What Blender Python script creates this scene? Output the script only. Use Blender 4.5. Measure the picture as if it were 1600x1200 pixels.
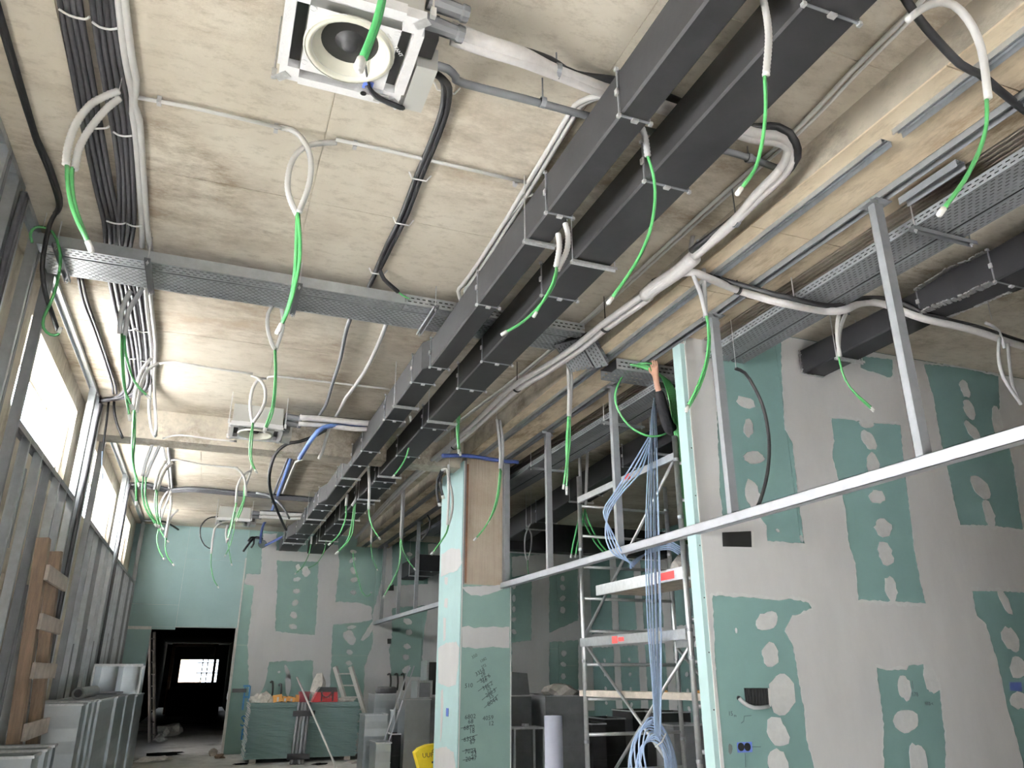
import bpy, bmesh, math, random
from mathutils import Vector, Matrix
from mathutils.geometry import tessellate_polygon
random.seed(7)
for o in list(bpy.data.objects): bpy.data.objects.remove(o)
S = bpy.context.scene
COL = S.collection
# ------------------------------------------------------------------ camera
PX_F, HORIZON, VANISH, EYE = 1200.0, 1053.0, 312.0, 1.6
PITCH = math.atan((HORIZON-600)/PX_F)
YAW = math.atan((800-VANISH)/math.hypot(PX_F, HORIZON-600))
cam = bpy.data.cameras.new('camera'); cam.sensor_width = 36; cam.lens = 36*PX_F/1600
cam.clip_start = .05; cam.clip_end = 300
camo = bpy.data.objects.new('camera', cam); COL.objects.link(camo)
camo.location = (0, 0, EYE); camo.rotation_euler = (math.pi/2+PITCH, 0, -YAW)
S.camera = camo
# ------------------------------------------------------------------ daylight and exposure
w = bpy.data.worlds.new('overcast_sky'); S.world = w; w.use_nodes = True
bg = w.node_tree.nodes['Background']
bg.inputs[0].default_value = (0.80, 0.90, 1.0, 1); bg.inputs[1].default_value = 9.0
S.view_settings.view_transform = 'Standard'; S.view_settings.look = 'None'
S.view_settings.gamma = 1; S.view_settings.use_curve_mapping = False
S.view_settings.exposure = 0.58
sun = bpy.data.lights.new('sun', 'SUN'); sun.energy = 560; sun.color = (.97, .98, 1); sun.angle = math.radians(1)
suno = bpy.data.objects.new('sun', sun); COL.objects.link(suno); suno.rotation_euler = Vector((-.62, -.12, -.77)).to_track_quat('-Z', 'Y').to_euler(); suno.location = (20, 5, 30)
S.cycles.use_denoising = True
S.cycles.max_bounces = 10; S.cycles.diffuse_bounces = 7
def portal(name, loc, rot, sx, sy):
    l = bpy.data.lights.new(name, 'AREA'); l.shape = 'RECTANGLE'; l.size = sx; l.size_y = sy
    l.cycles.is_portal = True
    o = bpy.data.objects.new(name, l); COL.objects.link(o); o.location = loc; o.rotation_euler = rot
# ------------------------------------------------------------------ survey of the place (metres)
ZC, ZB, ZS = 4.75, 4.50, 4.70        # main soffit, long beam soffit, side-room soffit
XL, YB, YW, XR = -1.75, 19.0, 5.47, 3.724   # left wall, far wall, right wall, bulkhead line
XE, YR = 9.6, -4.6                   # side-room end wall, rear wall
_cy, _sy, _cp, _sp = math.cos(YAW), math.sin(YAW), math.cos(PITCH), math.sin(PITCH)
_R = Vector((_cy, -_sy, 0)); _F = Vector((_sy*_cp, _cy*_cp, _sp)); _U = _R.cross(_F)
def U(x, y, X=None, Y=None, Z=None):
    """point of the surveyed plane X=, Y= or Z= seen at photo pixel x, y"""
    r = _F+_R*((x-800)/PX_F)-_U*((y-600)/PX_F)
    t = X/r.x if X is not None else Y/r.y if Y is not None else (Z-EYE)/r.z
    return Vector((0, 0, EYE))+r*t
# ------------------------------------------------------------------ materials
def mat(name, col, rough=.7, metal=0.0, var=.12, scale=6.0, bump=0.0, bscale=40., stretch=(1, 1, 1), col2=None, detail=5, spec=.5):
    m = bpy.data.materials.new(name); m.use_nodes = True
    nt = m.node_tree; b = nt.nodes['Principled BSDF']
    b.inputs['Roughness'].default_value = rough; b.inputs['Metallic'].default_value = metal
    b.inputs['Specular IOR Level'].default_value = spec
    g = nt.nodes.new('ShaderNodeNewGeometry'); mp = nt.nodes.new('ShaderNodeMapping'); mp.inputs['Scale'].default_value = stretch
    nt.links.new(g.outputs['Position'], mp.inputs[0])
    n = nt.nodes.new('ShaderNodeTexNoise'); n.inputs['Scale'].default_value = scale; n.inputs['Detail'].default_value = detail
    n.inputs['Roughness'].default_value = .65
    nt.links.new(mp.outputs[0], n.inputs['Vector'])
    r = nt.nodes.new('ShaderNodeValToRGB'); r.color_ramp.elements[0].position = .3; r.color_ramp.elements[1].position = .7
    c2 = col2 or [min(1, c*(1+var)) for c in col]; c1 = [c*(1-var) for c in col]
    r.color_ramp.elements[0].color = (*c1, 1); r.color_ramp.elements[1].color = (*c2, 1)
    nt.links.new(n.outputs[0], r.inputs[0]); nt.links.new(r.outputs[0], b.inputs['Base Color'])
    if bump:
        n2 = nt.nodes.new('ShaderNodeTexNoise'); n2.inputs['Scale'].default_value = bscale; n2.inputs['Detail'].default_value = 4
        nt.links.new(mp.outputs[0], n2.inputs['Vector'])
        bp = nt.nodes.new('ShaderNodeBump'); bp.inputs['Strength'].default_value = bump; bp.inputs['Distance'].default_value = .01
        nt.links.new(n2.outputs[0], bp.inputs['Height']); nt.links.new(bp.outputs[0], b.inputs['Normal'])
    return m
def layered(name, base, dark, light, rough=.85, s1=(1, 1, 1), sc1=1.1, s2=(1, 1, 1), sc2=7., bump=.25, stain=None, stain_sc=.8, fine=60.):
    """cast concrete: broad tone, stretched formwork grain, blotchy stains with a shape of their own"""
    m = bpy.data.materials.new(name); m.use_nodes = True; nt = m.node_tree; b = nt.nodes['Principled BSDF']
    b.inputs['Roughness'].default_value = rough; b.inputs['Specular IOR Level'].default_value = .25
    g = nt.nodes.new('ShaderNodeNewGeometry')
    def noise(st, sc, det=6, ro=.65):
        mp = nt.nodes.new('ShaderNodeMapping'); mp.inputs['Scale'].default_value = st; nt.links.new(g.outputs['Position'], mp.inputs[0])
        n = nt.nodes.new('ShaderNodeTexNoise'); n.inputs['Scale'].default_value = sc; n.inputs['Detail'].default_value = det; n.inputs['Roughness'].default_value = ro
        nt.links.new(mp.outputs[0], n.inputs['Vector']); return n.outputs[0]
    def ramp(src, p0, c0, p1, c1):
        r = nt.nodes.new('ShaderNodeValToRGB'); e = r.color_ramp.elements; e[0].position = p0; e[1].position = p1
        e[0].color = (*c0, 1); e[1].color = (*c1, 1); nt.links.new(src, r.inputs[0]); return r.outputs[0]
    def mix(f, a, c, mode='MIX'):
        x = nt.nodes.new('ShaderNodeMix'); x.data_type = 'RGBA'; x.blend_type = mode
        if isinstance(f, float): x.inputs[0].default_value = f
        else: nt.links.new(f, x.inputs[0])
        nt.links.new(a, x.inputs[6]); nt.links.new(c, x.inputs[7]); return x.outputs[2]
    c = ramp(noise(s1, sc1), .35, base, .68, light)
    gr = noise(s2, sc2, 8, .75)
    c = mix(ramp(gr, .50, (0, 0, 0), .72, (.75, .75, .75)), c, ramp(gr, 0, dark, 1, dark))
    if stain:
        st = noise(s2, stain_sc*3, 9, .8)
        msk = mix(1.0, ramp(noise((1, 1, 1), stain_sc, 3, .5), .45, (0, 0, 0), .60, (1, 1, 1)), ramp(st, .42, (0, 0, 0), .6, (.85, .85, .85)), 'MULTIPLY')
        c = mix(msk, c, ramp(st, 0, stain, 1, stain))
    nt.links.new(c, b.inputs['Base Color'])
    n3 = noise((1, 1, 1), fine, 5); bp = nt.nodes.new('ShaderNodeBump'); bp.inputs['Strength'].default_value = bump; bp.inputs['Distance'].default_value = .006
    nt.links.new(n3, bp.inputs['Height']); nt.links.new(bp.outputs[0], b.inputs['Normal'])
    return m
M = {}
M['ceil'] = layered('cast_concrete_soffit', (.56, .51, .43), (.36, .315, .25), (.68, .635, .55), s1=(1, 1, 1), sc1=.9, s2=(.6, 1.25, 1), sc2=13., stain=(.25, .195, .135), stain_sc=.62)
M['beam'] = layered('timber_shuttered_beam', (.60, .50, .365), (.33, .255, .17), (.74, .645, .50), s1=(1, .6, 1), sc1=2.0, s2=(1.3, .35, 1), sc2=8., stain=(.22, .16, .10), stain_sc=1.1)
M['beamside'] = layered('grey_concrete_face', (.44, .40, .335), (.26, .235, .19), (.55, .505, .43), sc1=2.2, s2=(1, .5, 1), sc2=7., stain=(.16, .14, .11), stain_sc=1.3)
M['cream'] = layered('rough_cream_render', (.58, .53, .44), (.36, .32, .26), (.70, .65, .56), sc1=1.5, s2=(1, 1, .4), sc2=6., bump=.6, fine=30., stain=(.30, .25, .19), stain_sc=1.2)
M['colconc'] = layered('board_marked_concrete', (.36, .30, .235), (.22, .175, .13), (.46, .40, .325), sc1=2.0, s2=(9, 9, .25), sc2=6., bump=.4, fine=50.)
M['floor'] = layered('dusty_concrete_floor', (.52, .50, .475), (.32, .305, .285), (.62, .605, .58), sc1=.7, s2=(1, 1, 1), sc2=5., stain=(.20, .18, .16), stain_sc=.5)
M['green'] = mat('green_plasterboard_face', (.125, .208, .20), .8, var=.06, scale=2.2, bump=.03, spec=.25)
M['sage'] = mat('sage_plasterboard_face', (.21, .315, .29), .8, var=.06, scale=2.2, bump=.03, spec=.25)  # same green board, with brighter light and haze put into its colour
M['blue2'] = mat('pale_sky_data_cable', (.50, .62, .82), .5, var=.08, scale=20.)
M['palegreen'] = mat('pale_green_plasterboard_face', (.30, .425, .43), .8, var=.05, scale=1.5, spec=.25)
M['mint'] = mat('mint_plasterboard_face', (.55, .76, .77), .8, var=.04, scale=3, spec=.25)  # same green board, window light on left-facing sides put into its colour
M['boardedge'] = mat('gypsum_board_edge', (.62, .60, .57), .9, var=.1, scale=15)
M['plaster'] = mat('joint_compound', (.72, .72, .73), .85, var=.05, scale=3.0, bump=.08, bscale=25., stretch=(1, 1, .35), spec=.25)
M['putty'] = mat('screw_filler', (.74, .75, .755), .85, var=.07, scale=14., spec=.25)
M['galv'] = mat('galvanised_steel', (.50, .53, .56), .42, metal=.75, var=.12, scale=9., stretch=(1, 1, 1))
M['galvdull'] = mat('dull_galvanised_steel', (.21, .22, .235), .55, metal=.4, var=.12, scale=7.)
M['railsteel'] = mat('pale_galvanised_rail', (.56, .575, .62), .55, metal=.35, var=.07, scale=6.)
M['sheet'] = mat('sheet_metal_duct', (.55, .585, .60), .33, metal=.85, var=.10, scale=3.)
M['alu'] = mat('scaffold_aluminium', (.66, .68, .70), .38, metal=.8, var=.12, scale=18.)
M['black'] = mat('black_insulation_jacket', (.011, .011, .0115), .6, var=.3, scale=5., bump=.1, bscale=14., spec=.16)
M['blackfoil'] = mat('black_duct_jacket', (.009, .009, .010), .55, var=.3, scale=4., spec=.16)
M['foil'] = mat('crumpled_foil_tape', (.75, .76, .78), .28, metal=.9, var=.35, scale=60., bump=.9, bscale=60.)
M['bracket'] = mat('zinc_bracket', (.70, .71, .72), .4, metal=.6, var=.15, scale=40.)
M['cond'] = mat('black_corrugated_conduit', (.034, .034, .038), .65, var=.2, scale=30., spec=.25)
M['blackcable'] = mat('black_rubber_cable', (.010, .010, .011), .55, var=.2, scale=30., spec=.25)
M['pvc'] = mat('light_grey_pvc', (.64, .635, .63), .5, var=.04, scale=10.)
M['greypvc'] = mat('grey_flexible_conduit', (.46, .465, .48), .55, var=.06, scale=12.)
M['drain'] = mat('dark_grey_drain_pipe', (.115, .12, .128), .5, var=.1, scale=10.)
M['insul'] = mat('white_wrapped_insulation', (.72, .70, .705), .75, var=.07, scale=22., bump=.3, bscale=45.)
M['cable'] = mat('green_data_cable', (.045, .205, .065), .45, var=.08, scale=20.)
M['dkcable'] = mat('dark_green_data_cable', (.03, .20, .06), .5, var=.08, scale=20.)
M['blue'] = mat('pale_blue_data_cable', (.40, .53, .76), .5, var=.08, scale=20.)
M['dkblue'] = mat('dark_blue_conduit', (.035, .06, .20), .55, var=.15, scale=20.)
M['midblue'] = mat('blue_conduit', (.07, .13, .33), .55, var=.1, scale=20.)
M['tape'] = mat('white_tape', (.80, .80, .79), .6, var=.05)
M['eps'] = mat('white_foam_tray', (.74, .74, .755), .7, var=.05, scale=30., bump=.15, bscale=120.)
M['ivory'] = mat('ivory_plastic', (.70, .69, .60), .35, var=.03)
M['unit'] = mat('grey_unit_casing', (.47, .475, .455), .45, metal=.3, var=.05, scale=3.)
M['void'] = mat('black_plastic', (.006, .006, .006), .4, var=.1)  # black plastic; also shade painted into holes, mouths and recesses
M['wood'] = mat('old_timber', (.21, .15, .105), .8, var=.35, scale=5., stretch=(6, 6, .6), bump=.3)
M['woodgrey'] = mat('weathered_timber', (.40, .35, .31), .85, var=.25, scale=8., bump=.3)
M['plank'] = mat('plaster_spattered_plank', (.62, .56, .49), .85, var=.25, scale=9., bump=.3)
M['dark'] = mat('unlit_corridor_render', (.010, .010, .009), 1, var=.3, scale=2., spec=0)  # near-black: corridor shade put into the colour; also dark scraps
M['darkroom'] = mat('dark_grey_render', (.10, .10, .10), .95, var=.2, scale=2.)
M['rust'] = mat('rust_brown_steel', (.17, .075, .035), .8, var=.3, scale=12.)
M['red'] = mat('red_bag_fabric', (.33, .025, .03), .75, var=.15, scale=20.)
M['maroon'] = mat('dark_red_box', (.13, .012, .02), .6, var=.15, scale=20.)
M['blackfab'] = mat('black_bag_fabric', (.02, .02, .022), .8, var=.2, scale=30.)
M['orange'] = mat('orange_carton', (.62, .30, .08), .7, var=.15, scale=25.)
M['yellow'] = mat('yellow_plastic_sack', (.80, .62, .02), .5, var=.08, scale=9., bump=.3, bscale=20.)
M['rag'] = mat('dusty_white_plastic', (.60, .57, .53), .8, var=.2, scale=18., bump=.5)
M['ink'] = mat('pencil_mark', (.02, .03, .035), .9, var=.1)
M['blueink'] = mat('blue_chalk_spray', (.05, .19, .42), .9, var=.2, scale=30.)
M['bluebox'] = mat('blue_back_box', (.09, .15, .48), .5, var=.1)
M['roll'] = mat('lilac_grey_roll', (.52, .54, .66), .6, var=.06, scale=6.)
M['skin'] = mat('skin', (.47, .27, .20), .55, var=.08, scale=30.)
M['navy'] = mat('black_work_jacket', (.009, .009, .010), .9, var=.3, scale=25., bump=.4, spec=.1)
M['denim'] = mat('dark_work_trousers', (.025, .03, .04), .85, var=.3, scale=25., bump=.3)
M['hair'] = mat('dark_hair', (.02, .013, .01), .7, var=.3, scale=60.)
M['helmet'] = mat('white_helmet', (.8, .8, .78), .35, var=.03)
M['hivis'] = mat('hi_vis_vest', (.50, .62, .05), .7, var=.1)
M['redlabel'] = mat('red_sticker', (.62, .05, .05), .5, var=.1)
M['stone'] = mat('pale_facade_stone', (.72, .71, .69), .9, var=.2, scale=3., bump=.4, bscale=8.)
M['brick'] = mat('brown_outdoor_stone', (.34, .24, .16), .9, var=.4, scale=6.)
M['groove'] = mat('brown_steel_profile', (.115, .095, .078), .6, metal=.2, var=.2, scale=8.)
M['soot'] = mat('dark_smudge', (.06, .075, .07), .95, var=.2)  # wall smudge, also the painted shade inside the far wall hole
# ------------------------------------------------------------------ building helpers
ORG = {}
def tag(o, label=None, cat=None, group=None, kind=None):
    if label: o['label'] = label
    if cat: o['category'] = cat
    if group: o['group'] = group
    if kind: o['kind'] = kind
    return o
def thing(name, label, cat, loc=(0, 0, 0), group=None, kind=None):
    o = bpy.data.objects.new(name, None); o.empty_display_size = .1; COL.objects.link(o)
    o.location = loc; ORG[o.name] = Vector(loc)
    return tag(o, label, cat, group, kind)
class MB:
    def __init__(s): s.v = []; s.f = []
    def add(s, vs, fs):
        k = len(s.v); s.v += [Vector(q) for q in vs]; s.f += [[i+k for i in q] for q in fs]; return s
    def box(s, a, b):
        x0, y0, z0 = [min(p, q) for p, q in zip(a, b)]; x1, y1, z1 = [max(p, q) for p, q in zip(a, b)]
        return s.add([(x0, y0, z0), (x1, y0, z0), (x1, y1, z0), (x0, y1, z0), (x0, y0, z1), (x1, y0, z1), (x1, y1, z1), (x0, y1, z1)],
                     [(3, 2, 1, 0), (4, 5, 6, 7), (0, 1, 5, 4), (1, 2, 6, 5), (2, 3, 7, 6), (3, 0, 4, 7)])
    def bar(s, p, q, w, h, up=(0, 0, 1)):
        """rectangular bar from p to q, w across, h along up"""
        p = Vector(p); q = Vector(q); d = (q-p).normalized(); u = Vector(up)
        if abs(d.dot(u)) > .95: u = Vector((0, 1, 0))
        a = d.cross(u).normalized()*w/2; c = a.cross(d).normalized()*h/2
        vs = [e+k*a+l*c for e in (p, q) for k, l in ((-1, -1), (1, -1), (1, 1), (-1, 1))]
        return s.add(vs, [(0, 1, 2, 3), (7, 6, 5, 4), (4, 5, 1, 0), (5, 6, 2, 1), (6, 7, 3, 2), (7, 4, 0, 3)])
    def tube(s, pts, r, n=7, cap=True, r2=None):
        pts = [Vector(q) for q in pts]; k = len(s.v); m = len(pts); ref = Vector((.31, .17, .93)); pa = None
        for i, q in enumerate(pts):
            d = (pts[min(i+1, m-1)]-pts[max(i-1, 0)])
            d = d.normalized() if d.length > 1e-9 else Vector((0, 0, 1))
            if pa is None:
                pa = d.cross(ref); pa = pa.normalized() if pa.length > 1e-4 else d.cross(Vector((1, 0, 0))).normalized()
            else:
                pa = (pa-d*pa.dot(d)); pa = pa.normalized() if pa.length > 1e-6 else d.cross(ref).normalized()
            b = d.cross(pa)
            rr = (r[i] if isinstance(r, (list, tuple)) else r)
            for j in range(n):
                t = 2*math.pi*j/n; s.v.append(q+(pa*math.cos(t)+b*math.sin(t))*rr)
        for i in range(m-1):
            for j in range(n):
                s.f.append([k+i*n+j, k+i*n+(j+1) % n, k+(i+1)*n+(j+1) % n, k+(i+1)*n+j])
        if cap:
            s.f.append([k+j for j in range(n)][::-1]); s.f.append([k+(m-1)*n+j for j in range(n)])
        return s
    def prism(s, loop, off):
        """closed 3-D loop extruded by vector off"""
        n = len(loop); off = Vector(off); lo = [Vector(q) for q in loop]
        fs = [list(range(n))[::-1], [n+i for i in range(n)]]+[[i, (i+1) % n, n+(i+1) % n, n+i] for i in range(n)]
        return s.add(lo+[q+off for q in lo], fs)
    def lathe(s, prof, c, n=20, axis='z'):
        k = len(s.v); m = len(prof); c = Vector(c)
        for r, h in prof:
            for j in range(n):
                t = 2*math.pi*j/n
                q = (r*math.cos(t), r*math.sin(t), h) if axis == 'z' else (r*math.cos(t), h, r*math.sin(t)) if axis == 'y' else (h, r*math.cos(t), r*math.sin(t))
                s.v.append(c+Vector(q))
        for i in range(m-1):
            for j in range(n):
                s.f.append([k+i*n+j, k+i*n+(j+1) % n, k+(i+1)*n+(j+1) % n, k+(i+1)*n+j])
        return s
    def obj(s, name, m, parent=None, label=None, cat=None, group=None, kind=None, smooth=False, org=None):
        if org is None:
            xs = [q.x for q in s.v]; ys = [q.y for q in s.v]; zs = [q.z for q in s.v]
            org = Vector(((min(xs)+max(xs))/2, (min(ys)+max(ys))/2, min(zs)))
        me = bpy.data.meshes.new(name); me.from_pydata([q-org for q in s.v], [], s.f); me.update()
        me.materials.append(M[m] if isinstance(m, str) else m)
        if smooth:
            for p in me.polygons: p.use_smooth = True
        bm = bmesh.new(); bm.from_mesh(me); bmesh.ops.recalc_face_normals(bm, faces=bm.faces); bm.to_mesh(me); bm.free()
        o = bpy.data.objects.new(name, me); COL.objects.link(o); ORG[o.name] = org
        if parent is not None:
            o.parent = parent; o.location = org-ORG[parent.name]
        else: o.location = org
        return tag(o, label, cat, group, kind)
def spline(pts, step=.06):
    """Catmull-Rom through pts, resampled at about step"""
    P = [Vector(q) for q in pts]
    if len(P) < 3:
        L = (P[1]-P[0]).length; n = max(1, int(L/step)); return [P[0].lerp(P[1], i/n) for i in range(n+1)]
    P = [P[0]*2-P[1]]+P+[P[-1]*2-P[-2]]; out = []
    for i in range(1, len(P)-2):
        a, b, c, d = P[i-1:i+3]; n = max(2, int((c-b).length/step))
        for k in range(n):
            t = k/n
            out.append(.5*((2*b)+(c-a)*t+(2*a-5*b+4*c-d)*t*t+(3*b-a-3*c+d)*t**3))
    out.append(P[-2]); return out
def cable(name, pts, r, m, parent=None, label=None, cat='cable', group=None, step=.06, n=6, corr=False, straight=False):
    q = [Vector(p) for p in pts] if straight else spline(pts, .011 if corr else step)
    rr = [r*(1.0 if i % 2 else .86) for i in range(len(q))] if corr else r
    mb = MB().tube(q, rr, n)
    if parent is not None: cat = None
    return mb.obj(name, m, parent, label, cat, group, smooth=True)
def jag(loop, amp=.006, step=.025):
    """ragged trowelled outline of a flat 2-D loop"""
    out = []
    for i, a in enumerate(loop):
        b = loop[(i+1) % len(loop)]; a = Vector(a); b = Vector(b); L = (b-a).length; n = max(1, min(60, int(L/step)))
        for k in range(n):
            q = a.lerp(b, k/n); out.append(q+Vector((random.uniform(-amp, amp), random.uniform(-amp, amp))))
    return out
def sheet(name, loops, plane, m, parent, proud=.003, kind=None, label=None):
    """thin layer of filler on a wall: outline (and holes) standing proud of it, with its own edge"""
    ax, val, sgn = plane     # axis the wall faces, its coordinate, outward sign
    def w3(q, d): return Vector((q.x, val+sgn*d, q.y)) if ax == 'y' else Vector((val+sgn*d, q.x, q.y))
    mb = MB(); flat = [q for l in loops for q in l]
    tris = tessellate_polygon([[Vector((q.x, q.y, 0)) for q in l] for l in loops])
    mb.add([w3(q, proud) for q in flat], tris); k = 0
    for l in loops:
        n = len(l); mb.add([w3(q, proud) for q in l]+[w3(q, -.0005) for q in l], [[i, (i+1) % n, n+(i+1) % n, n+i] for i in range(n)])
    return mb.obj(name, m, parent, label, kind=kind)
def blob2(c, rx, rz, n=14, tilt=0.):
    out = []; ph = random.uniform(0, 6)
    for i in range(n):
        t = 2*math.pi*i/n; r = 1+.16*math.sin(2*t+ph)+random.uniform(-.13, .13)
        x, z = rx*r*math.cos(t), rz*r*math.sin(t)
        out.append(Vector((c[0]+x*math.cos(tilt)-z*math.sin(tilt), c[1]+x*math.sin(tilt)+z*math.cos(tilt))))
    return out
def text3(txt, size, m, parent, org, xdir, zdir, name='lettering', depth=.0006, label=None):
    cu = bpy.data.curves.new('t', 'FONT'); cu.body = txt; cu.size = size; cu.extrude = depth; cu.resolution_u = 2
    to = bpy.data.objects.new('t', cu); COL.objects.link(to)
    bpy.context.view_layer.update()
    me = bpy.data.meshes.new_from_object(to.evaluated_get(bpy.context.evaluated_depsgraph_get()))
    bpy.data.objects.remove(to); bpy.data.curves.remove(cu)
    x = Vector(xdir).normalized(); z = Vector(zdir).normalized(); nrm = x.cross(z); o3 = Vector(org)
    mb = MB(); mb.v = [o3+x*v.co.x+z*v.co.y+nrm*v.co.z for v in me.vertices]; mb.f = [list(p.vertices) for p in me.polygons]
    bpy.data.meshes.remove(me)
    return mb.obj(name, m, parent, label)
def shade(o):
    for p in o.data.polygons: p.use_smooth = True
    return o
# ------------------------------------------------------------------ the setting
MB().box((-2.1, YR, -.15), (XE+.3, 50, 0)).obj('floor', 'floor', None, 'dusty grey concrete floor strewn with offcuts', 'floor', kind='structure')
def slab(name, x0, x1, y0, y1, z, xs, ys, m, label, t=.008, gap=.006):
    c = MB().box((x0, y0, z+t), (x1, y1, z+.25)).obj(name, m, None, label, 'ceiling', kind='structure')
    for i in range(len(xs)-1):
        for j in range(len(ys)-1):
            MB().box((xs[i]+gap/2, ys[j]+gap/2, z+random.uniform(0, .004)), (xs[i+1]-gap/2, ys[j+1]-gap/2, z+t)).obj('formwork_panel', m, c)
    return c
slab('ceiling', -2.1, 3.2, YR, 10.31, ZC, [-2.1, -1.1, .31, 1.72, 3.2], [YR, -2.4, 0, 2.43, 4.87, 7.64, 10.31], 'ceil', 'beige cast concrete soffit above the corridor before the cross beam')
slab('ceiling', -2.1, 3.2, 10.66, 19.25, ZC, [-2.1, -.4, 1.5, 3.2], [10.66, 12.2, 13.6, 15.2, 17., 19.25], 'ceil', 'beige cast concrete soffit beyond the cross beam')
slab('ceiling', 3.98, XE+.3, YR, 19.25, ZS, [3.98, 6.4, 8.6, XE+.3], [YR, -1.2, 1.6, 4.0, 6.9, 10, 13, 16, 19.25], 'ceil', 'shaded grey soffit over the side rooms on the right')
MB().box((-2.1, 10.31, 4.37), (3.17, 10.66, 4.95)).obj('ceiling_beam', 'beamside', None, 'concrete cross beam dropping below the soffit behind the second air unit', 'beam', kind='structure')
lb = MB().box((3.19, YR, ZB+.012), (3.98, 19.25, 4.96)).obj('ceiling_beam', 'beamside', None, 'long flat concrete beam running down the corridor over the bulkhead frame', 'beam', kind='structure')
ys = [YR, -2, .4, 2.1, 3.7, 4.62, 5.5, 6.9, 8.6, 10.2, 12, 13.8, 15.6, 17.4, 19.25]
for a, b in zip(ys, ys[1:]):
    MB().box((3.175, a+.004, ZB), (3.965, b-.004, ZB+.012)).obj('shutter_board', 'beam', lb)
# left wall with its high window openings
WIN = [(1.0, 4.9), (7.1, 9.93), (11.3, 14.8), (16.6, 17.9)]
ZW0, ZW1 = 3.60, 4.52
mb = MB(); y = YR
for a, b in WIN:
    w0, w1 = (1.6, 3.42) if a < 5 else (ZW0, ZW1)     # unseen near window, lowered and sized to light the ceiling
    mb.box((XL-.35, y, 0), (XL, a, ZC)); mb.box((XL-.35, a, 0), (XL, b, w0)); mb.box((XL-.35, a, w1), (XL, b, ZC)); y = b
mb.box((XL-.35, y, 0), (XL, 19.25, ZC))
wl = mb.obj('wall_left', 'cream', None, 'rough cream outer wall with high window openings behind the steel studs', 'wall', kind='structure')
for k, (a, b) in enumerate(WIN[1:]):   # slumped render round the lower corners of each opening
    for yy, sg in ((a, 1), (b, -1)):
        lp = [(yy-.01*sg, ZW1), (yy+.03*sg, ZW1-.3), (yy+.05*sg, ZW1-.75), (yy+.10*sg, ZW1-1.0), (yy+.22*sg, ZW0+.22), (yy+.45*sg, ZW0+.03), (yy+.5*sg, ZW0-.01), (yy-.01*sg, ZW0-.01)]
        MB().prism([(XL-.30, p, q) for p, q in lp], (.24, 0, 0)).obj('render_fillet', 'cream', wl)
for k, (a, b) in enumerate(WIN):
    fr = MB(); ZW0, ZW1 = (1.6, 3.42) if k == 0 else (3.60, 4.52)
    fr.box((XL-.345, a, ZW0), (XL-.325, b, ZW0+.02)); fr.box((XL-.345, a, ZW1-.02), (XL-.325, b, ZW1)); fr.box((XL-.345, a, ZW0), (XL-.325, a+.02, ZW1)); fr.box((XL-.345, b-.02, ZW0), (XL-.325, b, ZW1))
    fr.obj('window_%d' % (k+1), 'boardedge', None, ['window opening in the left wall beside the photographer', 'nearest bright window opening above the studs', 'second bright window opening above the studs', 'farthest small bright window opening near the far wall'][k], 'window', kind='structure')
    portal('window_portal', (XL-.2, (a+b)/2, (ZW0+ZW1)/2), (0, -math.pi/2, 0), ZW1-ZW0, b-a)
# courses of the pale stone facade seen through the windows
fa = thing('exterior_facade', 'sunlit pale stone building seen through the high windows', 'building', (-6.6, 8, 0))
for i in range(14):
    z = i*.62
    MB().prism([(-6.2, -4, z), (-5.95+.03*(i % 2), -4, z+.05), (-5.9, -4, z+.31), (-5.95, -4, z+.56), (-6.2, -4, z+.61)], (0, 30, 0)).obj('stone_course', 'stone', fa)
MB().box((-12, -26, -.3), (14, YR-.2, -.02)).obj('exterior_paving', 'floor', None, 'sunlit pale paving outside the shopfront behind the photographer', 'paving', kind='structure')  # unseen ground added to bounce sunlight up to the ceiling
MB().box((-12, YR-.2, -.3), (-2.1, 26, -.02)).obj('exterior_paving', 'stone', None, 'pale paving of the side lane outside the high windows', 'paving', kind='structure')  # unseen lane ground added to bounce light in through the windows
# rear wall behind the photographer, with the wide shopfront opening that lights the room
OP = (.9, 2.9, .0, 2.1)
MB().box((-2.1, YR-.2, 0), (OP[0], YR, 4.95)).box((OP[1], YR-.2, 0), (XE+.3, YR, 4.95)).box((OP[0], YR-.2, OP[3]), (OP[1], YR, 4.95)).obj('wall_rear', 'cream', None, 'rear wall with the open shopfront behind the photographer', 'wall', kind='structure')
portal('shopfront_portal', ((OP[0]+OP[1])/2, YR-.1, 1.05), (math.pi/2, 0, 0), OP[1]-OP[0], 2.1)
MB().box((4.3, YR, 0), (4.45, .4, 4.69)).obj('wall_store', 'cream', None, 'partition beside the photographer closing off the first side room', 'wall', kind='structure')  # unseen wall added to block light from reaching the side room
MB().box((XE, YR, 0), (XE+.3, 19.25, 4.95)).obj('wall_side', 'darkroom', None, 'end wall of the side rooms on the far right', 'wall', kind='structure')
# far wall
DX0, DX1, DZ = -1.1, .63, 2.56
fw = MB().box((-2.1, YB+.0125, 0), (DX0, YB+.2, ZC)).box((DX1, YB+.0125, 0), (XE+.3, YB+.2, ZC)).box((DX0, YB+.0125, DZ), (DX1, YB+.2, ZC)) \
    .obj('wall_back', 'boardedge', None, 'far wall of green plasterboard with filled joints and a dark doorway', 'wall', kind='structure')
def boards(parent, cells, m, y0=YB, t=.0125, gap=.004):
    for x0, x1, z0, z1 in cells:
        MB().box((x0+gap/2, y0, z0+gap/2), (x1-gap/2, y0+t, z1-gap/2)).obj('plasterboard', m, parent)
boards(fw, [(XL, DX0, .0, 1.62), (XL, DX0, 1.62, 2.5), (XL, -.62, 2.56, 3.02), (XL, -.62, 3.02, ZC), (-1.1, -.62, 2.5, 2.56), (-.62, .67, 2.56, 4.02), (-.62, .67, 4.02, ZC)], 'palegreen')
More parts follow.
